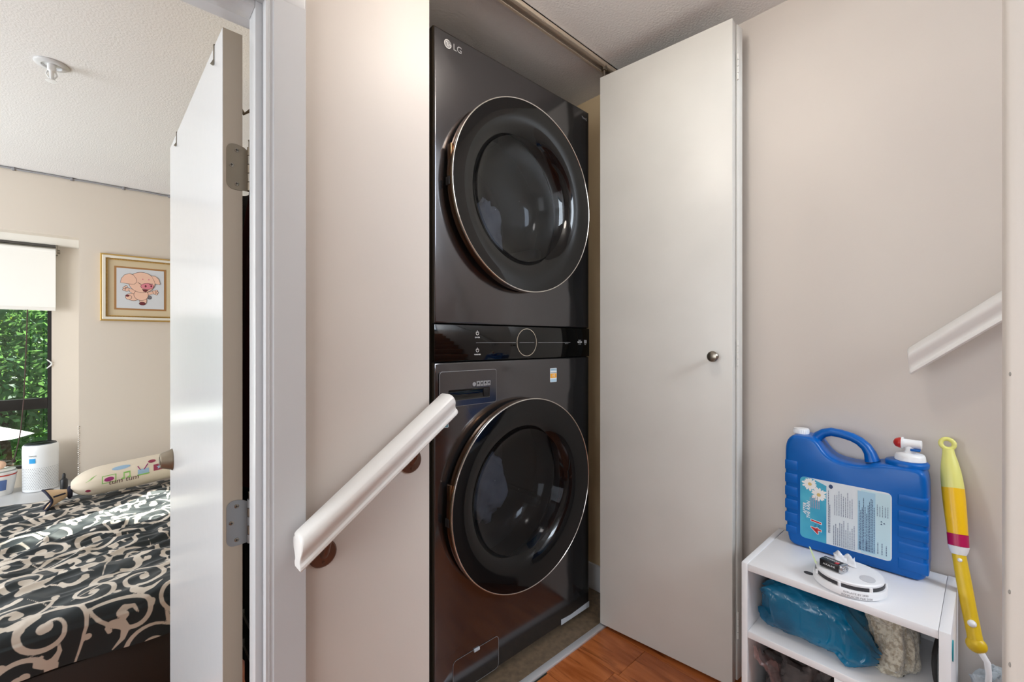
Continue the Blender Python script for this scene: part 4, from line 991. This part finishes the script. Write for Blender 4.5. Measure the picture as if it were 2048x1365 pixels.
# ------------------------------------------------------------------ air purifier, cup, bottle on the bench
mat('purifier_white', (232, 234, 236), .35); mat('purifier_top', (104, 112, 120), .45); mat('purifier_label', (24, 150, 214), .4); mat('hole_grey', (128, 132, 136), .6)
AP = (-.330, 4.175); APZ = RSILL
ap = thing('air_purifier', (AP[0], AP[1], APZ), 'white rounded air purifier with perforated lower half on the bench', 'air purifier')
ac_r = .083
make('purifier_body', MB().lathe([(ac_r-.008, 0), (ac_r-.003, .003), (ac_r-.002, .01), (ac_r, .25), (ac_r-.001, .286), (ac_r-.006, .294), (ac_r-.010, .295)], (AP[0], AP[1], APZ), 'z', 64), 'purifier_white', ap, 40)
make('top_grille', MB().lathe([(ac_r-.009, .294), (ac_r-.010, .298), (ac_r-.03, .2995), (.001, .300)], (AP[0], AP[1], APZ), 'z', 48), 'purifier_top', ap, 40)
gm = MB()
for q in range(9): gm.lathe([(.012+.007*q, .3005), (.012+.007*q, .3020), (.014+.007*q, .3020), (.014+.007*q, .3005)], (AP[0], AP[1], APZ), 'z', 40, cap=False)
make('grille_ring', gm, 'gunmetal_side', ap)
hm = MB()
def on_cyl(a, z, r): return (AP[0]+r*math.cos(a), AP[1]+r*math.sin(a), APZ+z)
for rr_ in range(14):
    for cc_ in range(26):
        a = R(168) + R(184)*(cc_ + .5*(rr_ % 2))/26; z = .022 + rr_*.0098; d = .028; h = .0026; r = ac_r + .0006
        hm.add([on_cyl(a-d, z, r), on_cyl(a, z-h, r), on_cyl(a+d, z, r), on_cyl(a, z+h, r)], [(0, 1, 2, 3)])
hm_o = make('perforation', hm, 'hole_grey', ap, None); hm_o['kind'] = 'stuff'
lb = MB(); A0_ = R(238)
lb.grid(lambda u, v: on_cyl(A0_ + .36*u, .185+.030*v, ac_r+.0012), 8, 2); make('blue_label', lb, 'purifier_label', ap, 60)
c = bpy.data.curves.new('t', 'FONT'); c.body = 'levoit'; c.size = .017; c.align_x = 'CENTER'; c.resolution_u = 2; t = bpy.data.objects.new('t', c); COL.objects.link(t); me = bpy.data.meshes.new_from_object(t); bpy.data.objects.remove(t)
lt = MB(); lt.add([on_cyl(A0_+.2+v.co.x/ac_r, .226+v.co.y, ac_r+.0012) for v in me.vertices], [tuple(p.vertices) for p in me.polygons]); make('lettering', lt, 'hole_grey', ap, None)
mat('cup_white', (236, 234, 230), .3); mat('cup_red', (196, 62, 50), .4); mat('cup_blue', (86, 110, 160), .4); mat('fig_peach', (230, 190, 160), .6)
cpx = (-.505, 4.19)
cu = thing('printed_pot', (cpx[0], cpx[1], RSILL), 'white pot with red rim and blue picture behind the air purifier', 'pot')
make('pot_body', MB().lathe([(.050, 0), (.055, .01), (.068, .10), (.072, .145), (.068, .146), (.06, .09)], (cpx[0], cpx[1], RSILL), 'z', 36), 'cup_white', cu, 40)
make('rim_stripe', MB().lathe([(.0708, .122), (.0725, .130)], (cpx[0], cpx[1], RSILL), 'z', 36, cap=False), 'cup_red', cu, 40)
make('blue_picture', MB().grid(lambda u, v: (cpx[0]+(.0615+.012*v)*math.cos(R(225)+1.3*u), cpx[1]+(.0615+.012*v)*math.sin(R(225)+1.3*u), RSILL+.035+.065*v), 10, 3), 'cup_blue', cu, 60)
make('pot_saucer', MB().lathe([(.05, 0), (.066, .004), (.066, .008)], (cpx[0], cpx[1], RSILL+.1495), 'z', 30), 'cup_white', cu, 40)
make('pot_lid_knob', MB().sphere((cpx[0], cpx[1], RSILL+.185), .026, 18, 12), 'fig_peach', cu, 60)
mat('bottle_black', (28, 28, 30), .4)
bk = thing('small_bottle', (-.212, 3.95, RSILL), 'small black bottle between the air purifier and the bolster pillow', 'bottle')
make('bottle_body', MB().lathe([(.017, 0), (.018, .002), (.018, .085), (.014, .092), (.010, .096)], (-.212, 3.95, RSILL), 'z', 22), 'bottle_black', bk, 40)
make('bottle_cap', MB().lathe([(.0085, .096), (.0085, .118), (.006, .124), (.003, .128)], (-.212, 3.95, RSILL), 'z', 16), 'bottle_black', bk, 40)

# ------------------------------------------------------------------ picture of a pig in a gilt frame
mat('frame_cream', (226, 220, 206), .3); mat('frame_gold', (206, 172, 104), .3, .6); mat('frame_bead', (170, 132, 70), .35, .6); mat('mount_linen', (206, 188, 156), .8, bump=(300, .2, .001)); mat('mount_brown', (164, 118, 70), .6); mat('stitch_grey', (208, 210, 214), .9, bump=(500, .3, .001))
mat('pig_skin', (232, 190, 168), .9); mat('pig_line', (84, 62, 60), .9); mat('pig_nose', (214, 130, 142), .9); mat('pig_dark', (110, 48, 54), .9); mat('pig_tail', (112, 112, 120), .9)
pcx, pcz, phw, phh = .1545, 1.383, .1995, .217
pf = thing('framed_picture', (pcx, FY-.03, pcz-phh), 'gilt framed cross-stitch picture of a dancing pig on the bedroom wall', 'picture')
def frame_band(o_, i_, yf, yb, m, name, par, bev=0):
    (ow, oh), (iw, ih) = o_, i_; mb = MB()
    Q = lambda w_, h_, y: [(pcx-w_, y, pcz-h_), (pcx+w_, y, pcz-h_), (pcx+w_, y, pcz+h_), (pcx-w_, y, pcz+h_)]
    vs = Q(ow, oh, yb) + Q(ow, oh, yf+bev) + Q(ow-bev, oh-bev, yf) + Q(iw, ih, yf) + Q(iw, ih, yb)
    mb.add(vs, [(i*4+k, i*4+(k+1) % 4, (i+1)*4+(k+1) % 4, (i+1)*4+k) for i in range(4) for k in range(4)]); return make(name, mb, m, par, 20)
yw = FY
fb1 = frame_band((phw, phh), (phw-.010, phh-.010), yw-.024, yw, 'frame_gold', 'frame_outer', pf, .004)
frame_band((phw-.010, phh-.010), (phw-.026, phh-.026), yw-.028, yw, 'frame_cream', 'frame_face', pf, .003)
fb3 = frame_band((phw-.026, phh-.026), (phw-.036, phh-.036), yw-.020, yw, 'frame_gold', 'frame_inner', pf, .001)
bdm = MB()
for k in range(44):
    t_ = -1 + 2*(k+.5)/44
    for (x, z) in ((pcx+t_*(phw-.031), pcz+phh-.031), (pcx+t_*(phw-.031), pcz-phh+.031), (pcx-phw+.031, pcz+t_*(phh-.031)), (pcx+phw-.031, pcz+t_*(phh-.031))):
        bdm.sphere((x, yw-.0205, z), .0030, 6, 4)
bo_ = make('bead_row', bdm, 'frame_bead', fb3, 60); bo_['kind'] = 'stuff'
make('mount', MB().box((pcx-phw+.034, yw-.014, pcz-phh+.034), (pcx+phw-.034, yw-.002, pcz+phh-.034)), 'mount_linen', pf)
make('mount_slip', MB().box((pcx-.1325, yw-.0155, pcz-.1425), (pcx+.1325, yw-.0138, pcz+.1425)), 'mount_brown', pf)
cv = make('canvas', MB().box((pcx-.1215, yw-.0165, pcz-.1315), (pcx+.1215, yw-.0150, pcz+.1315)), 'stitch_grey', pf)
LAY = [0]
def pig(poly, m, name, line=True):
    poly = [(p[0]*1.05-.003, p[1]*1.2+.004) for p in poly]; LAY[0] += 1; d = .00006*LAY[0]; cx = sum(p[0] for p in poly)/len(poly); cy = sum(p[1] for p in poly)/len(poly)
    yp = yw - .0165
    if line:
        out = [(p[0]+(p[0]-cx)/max(math.hypot(p[0]-cx, p[1]-cy), 1e-6)*.0021, p[1]+(p[1]-cy)/max(math.hypot(p[0]-cx, p[1]-cy), 1e-6)*.0021) for p in poly]
        flat('outline', out, (pcx, yp-d, pcz), (1,0,0), (0,0,1), 'pig_line', cv, .00005); LAY[0] += 1; d = .00006*LAY[0]
    return flat(name, poly, (pcx, yp-d, pcz), (1,0,0), (0,0,1), m, cv, .00005)
pig(circ(-.062, -.010, .013, 16, .008, .6), 'pig_skin', 'hand'); pig(circ(.070, -.018, .013, 16, .009, -.5), 'pig_skin', 'hand')
for hx, hz in ((-.076, -.001), (-.068, .006), (-.078, -.012), (.080, -.008), (.084, -.017), (.080, -.026)): pig(circ(hx, hz, .006, 12, .0045), 'pig_skin', 'finger')
pig([(-.056, -.004), (-.03, -.008), (-.018, -.022), (-.030, -.034), (-.050, -.022)], 'pig_skin', 'arm'); pig([(.034, -.020), (.060, -.012), (.064, -.026), (.040, -.034)], 'pig_skin', 'arm')
pig(circ(.045, -.048, .0085, 14), 'pig_tail', 'curled_tail')
pig(circ(-.038, -.050, .030, 20, .019, -.15), 'pig_skin', 'leg'); pig(circ(-.056, -.052, .014, 14, .012), 'pig_skin', 'foot'); pig(circ(-.062, -.044, .010, 12, .006), 'pig_dark', 'hoof', False)
pig(circ(.014, -.066, .017, 18, .026), 'pig_skin', 'leg'); pig(circ(.010, -.084, .015, 14, .008), 'pig_dark', 'hoof')
pig(circ(.004, -.036, .034, 26, .030), 'pig_skin', 'belly')
pig(circ(.008, .034, .064, 36, .056), 'pig_skin', 'head')
pig([(-.094, .026), (-.089, .050), (-.074, .070), (-.052, .078), (-.034, .072), (-.020, .052), (-.018, .034), (-.030, .022), (-.050, .022)], 'pig_skin', 'ear')
pig([(.056, .074), (.074, .074), (.090, .060), (.098, .036), (.096, .028), (.074, .032), (.070, .046)], 'pig_skin', 'ear')
pig(circ(.034, .014, .031, 26, .0165, .08), 'pig_nose', 'snout'); pig(circ(.026, .014, .0050, 12, .0065), 'pig_dark', 'nostril', False); pig(circ(.054, .016, .0045, 12, .006), 'pig_dark', 'nostril', False)
pig([(.010, -.004), (.040, -.006), (.026, -.018), (.016, -.014)], 'pig_dark', 'mouth')
for sx_, ex_ in ((-1, -.004), (1, .052)): pig([(ex_-.009, .030+.004*sx_*-1), (ex_+.009, .028+.004*sx_), (ex_+.008, .025+.004*sx_), (ex_-.008, .027-.004*sx_)], 'pig_line', 'eye', False)
for q in ((.012, .052), (.042, .052)): pig(circ(q[0], q[1], .0035, 8), 'pig_nose', 'brow_spot', False)

# ------------------------------------------------------------------ window, blind, cords
mat('window_frame', (30, 28, 27), .4); clear_mat('pane_glass', (240, 246, 244), .01, 1.45)
wn = bpy.data.objects.new('window_1', None); COL.objects.link(wn); wn.location = (-.95, RY, WZ0); wn['kind'] = 'structure'; OFF[wn] = Vector((-.95, RY, WZ0))
fw = .028
wm = MB(); wm.box((WX0, RY+.006, WZ0), (WX0+fw, RY+.055, WZ1)).box((WX1-.020, RY+.006, WZ0), (WX1, RY+.055, WZ1)).box((WX0+fw, RY+.006, WZ0), (WX1-.020, RY+.055, WZ0+.018)).box((WX0+fw, RY+.006, WZ1-fw), (WX1-.020, RY+.055, WZ1))
make('window_frame', wm, 'window_frame', wn)
make('meeting_rail', MB().bbox((WX0+fw, RY+.004, .577), (WX1-.020, RY+.05, .648), .003), 'window_frame', wn)
make('pane', MB().box((WX0+fw, RY+.028, .648), (WX1-.020, RY+.032, WZ1-fw)), 'pane_glass', wn); make('pane', MB().box((WX0+fw, RY+.028, WZ0+.018), (WX1-.020, RY+.032, .577)), 'pane_glass', wn)
cl2 = MB()
for s_ in (1, -1): cl2.tube([(WX1+.001, RY-.004, .88+.004*s_), (WX1-.006, RY-.010, .88+.014*s_), (WX1-.022, RY-.012, .88+.030*s_)], [.005, .0045, .003], 8)
o = make('cord_cleat', cl2, 'cap_white', None, 60); tag(o, 'small white cord cleat on the black window frame', 'cleat')
bl = thing('roller_blind', (-.95, RY-.06, 1.24), 'white roller blind drawn partway down the window', 'blind')
mat('blind_fabric', (236, 234, 230), .75); mat('blind_tube', (70, 66, 62), .6)
BXR = -.268
make('blind_fabric', MB().box((WX0-.03, RY-.062, 1.258), (BXR, RY-.060, 1.642)), 'blind_fabric', bl); make('fabric_roll', MB().lathe([(.019, 0), (.019, BXR-WX0+.03)], (WX0-.03, RY-.045, 1.640), 'x', 24), 'blind_fabric', bl)
make('bottom_bar', MB().bbox((WX0-.03, RY-.066, 1.238), (BXR, RY-.056, 1.260), .003), 'blind_fabric', bl)
make('head_rail', MB().box((WX0-.03, RY-.060, 1.668), (BXR, RY-.030, 1.682)), 'blind_tube', bl)
make('end_bracket', MB().bbox((BXR+.001, RY-.070, 1.615), (BXR+.008, RY-.02, 1.682), .002).lathe([(.014, 0), (.014, .012)], (BXR+.008, RY-.045, 1.640), 'x', 16), 'nickel', bl)
mat('cord_brown', (70, 50, 46), .7)
cpts = [(-.395, RY-.07, 1.24), (-.402, RY-.069, .95), (-.412, RY-.068, .65), (-.425, RY-.068, .45), (-.44, RY-.070, .34), (-.452, RY-.075, .275)]
co = make('blind_cord', MB().tube(cpts, .0030, 8), 'cord_brown'); make('cord_knob', MB().sphere((-.454, RY-.076, .262), .011, 12, 8), 'cord_brown', co); tag(co, 'dark brown pull cord hanging in front of the window', 'cord')
o = make('power_cord', MB().tube([(-.600, RY-.08, .255), (-.602, RY-.16, .17), (-.605, RY-.25, .085), (-.62, RY-.33, .076), (-.68, RY-.36, .0755)], .0024, 8), 'print_grey'); tag(o, 'thin grey cord running down to the bench below the window', 'cord')
w2 = bpy.data.objects.new('window_2', None); COL.objects.link(w2); w2.location = (1.06, FY, .02); w2['kind'] = 'structure'; OFF[w2] = Vector((1.06, FY, .02))
make('window_frame', MB().box((.63, FY+.03, .02), (.66, FY+.08, 1.60)).box((1.47, FY+.03, .02), (1.5, FY+.08, 1.60)).box((.66, FY+.03, .02), (1.47, FY+.08, .05)).box((.66, FY+.03, 1.57), (1.47, FY+.08, 1.60)), 'window_frame', w2)
make('pane', MB().box((.66, FY+.05, .05), (1.47, FY+.054, 1.57)), 'pane_glass', w2)
# ------------------------------------------------------------------ cable along the ceiling edge, sprinkler, door hooks, things behind the door
mat('cable_grey', (150, 150, 154), .6)
rgc = random.Random(3); cb = thing('ceiling_cable', (.2, FY-.01, CEIL-.02), 'thin grey cable clipped along the bedroom ceiling edge', 'cable')
make('cable', MB().tube([(-2.2+3.8*k/60, FY-.009, CEIL-.008+.0016*math.sin(k*1.9)) for k in range(61)], .0055, 8), 'cable_grey', cb)
for k in range(16): make('clip', MB().bbox((-2.1+k*.24, FY-.018, CEIL-.018), (-2.088+k*.24, FY, CEIL-.001), .001), 'cable_grey', cb)
spx = (-.156, 2.32)
sk_ = thing('sprinkler', (spx[0], spx[1], CEIL-.09), 'white fire sprinkler head under the bedroom ceiling', 'sprinkler')
make('escutcheon', MB().lathe([(.046, 0), (.047, -.003), (.043, -.007), (.028, -.009), (.026, -.004)], (spx[0], spx[1], CEIL), 'z', 36), 'trim_paint', sk_, 50)
make('stem', MB().lathe([(.012, 0), (.012, -.022), (.007, -.026), (.006, -.050), (.004, -.058)], (spx[0], spx[1], CEIL-.004), 'z', 16), 'cap_white', sk_, 50)
for s_ in (-1, 1): make('frame_arm', MB().tube([(spx[0]+.010*s_, spx[1], CEIL-.026), (spx[0]+.014*s_, spx[1], CEIL-.04), (spx[0]+.003*s_, spx[1], CEIL-.06)], .0025, 8), 'cap_white', sk_)
make('deflector', MB().lathe([(.003, 0), (.016, -.002), (.017, -.0035), (.004, -.005)], (spx[0], spx[1], CEIL-.060), 'z', 24), 'cap_white', sk_, 50)
hook_labels = ('thin metal hook over the door top, nearer its hinges', 'thin metal hook over the door top, nearer its lock')
for (hy, lbl) in ((1.108, hook_labels[0]), (1.646, hook_labels[1])):
    t_ = (hy-1.03); xf = .165 - .0277*t_; xb = .200 - .0277*t_; w_ = .0035
    hk = MB(); hk.box((xf-.0016, hy-w_, DT-.040), (xf-.0002, hy+w_, DT+.0016)).box((xf-.0016, hy-w_, DT+.0004), (xb+.0018, hy+w_, DT+.0018)).box((xb+.0004, hy-w_, DT-.11), (xb+.0018, hy+w_, DT+.0018))
    h_ = thing('over_door_hook', (xf, hy, DT-.04), lbl, 'hook', 'hooks over the door')
    make('strap', hk, 'nickel', h_); make('lip', MB().prism([(0, .014), (-.006, .002), (-.001, 0)], (xf-.0008, hy+.002, DT-.042), (1,0,0), (0,0,1), .004), 'nickel', h_)
    make('hook_arm', MB().tube([(xb+.0016, hy, DT-.10), (xb+.02, hy, DT-.125), (xb+.035, hy, DT-.11), (xb+.04, hy, DT-.085)], .004, 8), 'nickel', h_)
mat('robe_black', (30, 28, 30), .95, bump=(80, .4, .003)); mat('robe_red', (86, 18, 26), .95, bump=(80, .4, .003))
def robe(yc, hw, z0, z1, xc, th_):
    def g(u, v):
        a = 2*PI*u; z = z1 + (z0-z1)*v; k = .35 + .65*min(1, v*4)
        return (xc + math.cos(a)*th_*k*(1+.25*math.sin(5*a+6*v)), yc + math.sin(a)*hw*k*(1+.10*math.sin(7*a+3*v)), z)
    m_ = MB().grid(g, 48, 24, wrap=True); m_.f.append(tuple(range(48))[::-1]); m_.f.append(tuple(range(23*48, 24*48))); return m_
o = make('hanging_garment', robe(1.16, .085, .70, 1.42, .258, .030), 'robe_red', None, 80); tag(o, 'dark red garment hanging behind the open door', 'clothes')
o = make('hanging_garment', robe(1.53, .20, .18, 1.46, .300, .055), 'robe_black', None, 80); tag(o, 'long black robe hanging behind the open door', 'clothes')
sbag = thing('sports_bag', (.30, 1.22, .15), 'black bag with pale stripes hanging below the dark red garment', 'bag')
make('bag_body', MB().bbox((.245, 1.13, .17), (.345, 1.27, .56), .03, 4), 'robe_black', sbag, 60)
for z in (.27, .345): make('bag_stripe', MB().bbox((.2432, 1.128, z), (.3468, 1.272, z+.016), .006, 2), 'print_grey', sbag)
make('bag_strap', MB().tube([(.27, 1.19, .55), (.262, 1.19, .62), (.262, 1.19, .68)], .008, 8), 'robe_black', sbag)

# ------------------------------------------------------------------ garden outside
def leafmat(name, c, c2):
    m = mat(name, c, .45, vary=(1.6, c2)); t = m.node_tree; b = t.nodes['Principled BSDF']; out = t.nodes['Material Output']
    tr = t.nodes.new('ShaderNodeBsdfTranslucent'); tr.inputs[0].default_value = lin((min(255, c[0]+50), min(255, c[1]+50), c[2])); mx = t.nodes.new('ShaderNodeMixShader'); mx.inputs[0].default_value = .45
    t.links.new(b.outputs[0], mx.inputs[1]); t.links.new(tr.outputs[0], mx.inputs[2]); t.links.new(mx.outputs[0], out.inputs[0])
leafmat('leaf_green', (84, 122, 52), (56, 92, 40)); leafmat('leaf_blue', (76, 124, 92), (48, 92, 62)); leafmat('leaf_lime', (150, 176, 62), (110, 150, 50)); leafmat('leaf_yellow', (214, 190, 50), (190, 160, 40))
mat('bark', (86, 68, 54), .9)
mat('garden_ground', (92, 110, 62), .9, vary=(3, (120, 108, 84))); mat('parasol_white', (236, 236, 238), .7); mat('house_grey', (150, 164, 184), .8); mat('house_glass', (90, 110, 130), .1)
struct('ground', MB().box((-30, 4.75, -2.65), (24, 40, -2.60)), 'garden_ground')
def tree(name, c, h, rx, rz, n, m, label, cat, seedv, leaf=.12, group=None, trunk=True):
    rr = np.random.RandomState(seedv); t = thing(name, (c[0], c[1], c[2]), label, cat, group)
    if trunk: make('trunk', MB().tube([(c[0], c[1], c[2]), (c[0]+.05, c[1], c[2]+h*.5), (c[0]-.04, c[1]+.03, c[2]+h)], [.14, .10, .04], 10), 'bark', t)
    cl_n = 46; cc = rr.normal(size=(cl_n, 3)); cc /= np.linalg.norm(cc, axis=1)[:, None]; cc *= rr.uniform(.35, .95, (cl_n, 1)); cc *= (rx, rx, rz); cc += (c[0], c[1], c[2]+h)
    p = cc[rr.randint(cl_n, size=n)] + rr.normal(size=(n, 3))*(.17*rx)
    a = rr.normal(size=(n, 3)); a /= np.linalg.norm(a, axis=1)[:, None]; b = np.cross(a, rr.normal(size=(n, 3))); b /= np.linalg.norm(b, axis=1)[:, None]
    L_ = leaf*rr.uniform(.6, 1.3, (n, 1)); V = np.stack([p-a*L_, p+b*L_*.45, p+a*L_, p-b*L_*.45], 1).reshape(-1, 3)
    V[:, 2] = np.maximum(V[:, 2], -2.595)
    mb = MB(); mb.v = [tuple(q) for q in V]; mb.f = [(4*k, 4*k+1, 4*k+2, 4*k+3) for k in range(n)]
    o = make('foliage', mb, m, t, None); o['kind'] = 'stuff'
tree('garden_tree', (-1.0, 8.3, -2.6), 3.3, 1.2, 1.5, 15000, 'leaf_blue', 'broad blue-green tree filling the view through the window', 'tree', 1, .055)
tree('garden_tree', (2.4, 8.8, -2.6), 3.6, 1.2, 1.6, 8000, 'leaf_green', 'mid green tree behind the blue-green tree outside', 'tree', 2, .07)
tree('garden_tree', (-4.6, 9.2, -2.6), 3.4, 1.3, 1.7, 4200, 'leaf_green', 'wide green tree far off beside the parasol outside', 'tree', 3, .11)
tree('garden_tree', (-1.3, 12.6, -2.6), 3.9, 1.7, 1.9, 4500, 'leaf_lime', 'lime green tree standing behind the others outside', 'tree', 4, .11)
tree('garden_shrub', (-.74, 5.30, -2.6), 2.42, .15, .18, 700, 'leaf_yellow', 'yellow flowering shrub just below the window outside', 'shrub', 5, .03, trunk=True)
tree('garden_shrub', (-.30, 5.35, -2.6), 2.30, .16, .22, 800, 'leaf_green', 'low green shrub beside the yellow flowering shrub', 'shrub', 6, .03)
PQ = (-.84, 5.85, -2.6)
pr = thing('garden_parasol', PQ, 'white garden parasol outside the window', 'parasol')
make('canopy', MB().lathe([(.34, 2.80), (.02, 2.93)], PQ, 'z', 8, cap=False), 'parasol_white', pr, 10); make('pole', MB().lathe([(.015, 0), (.015, 2.93)], PQ, 'z', 12), 'bark', pr)
hs = thing('garden_shed', (-2, 18, -2.6), 'grey blue outbuilding half hidden by the trees', 'building')
make('shed_wall', MB().box((-6, 17, -2.6), (3, 20, 1.0)), 'house_grey', hs); make('shed_roof', MB().prism([(-6.4, 1.0), (3.4, 1.0), (-1.5, 2.6)], (0, 20.2, 0), (1,0,0), (0,0,1), 3.4), 'bark', hs)
for x in (-4.4, -2.2, -.2, 1.6): make('shed_window', MB().box((x, 16.97, -.8), (x+.8, 17.0, .5)), 'house_glass', hs)
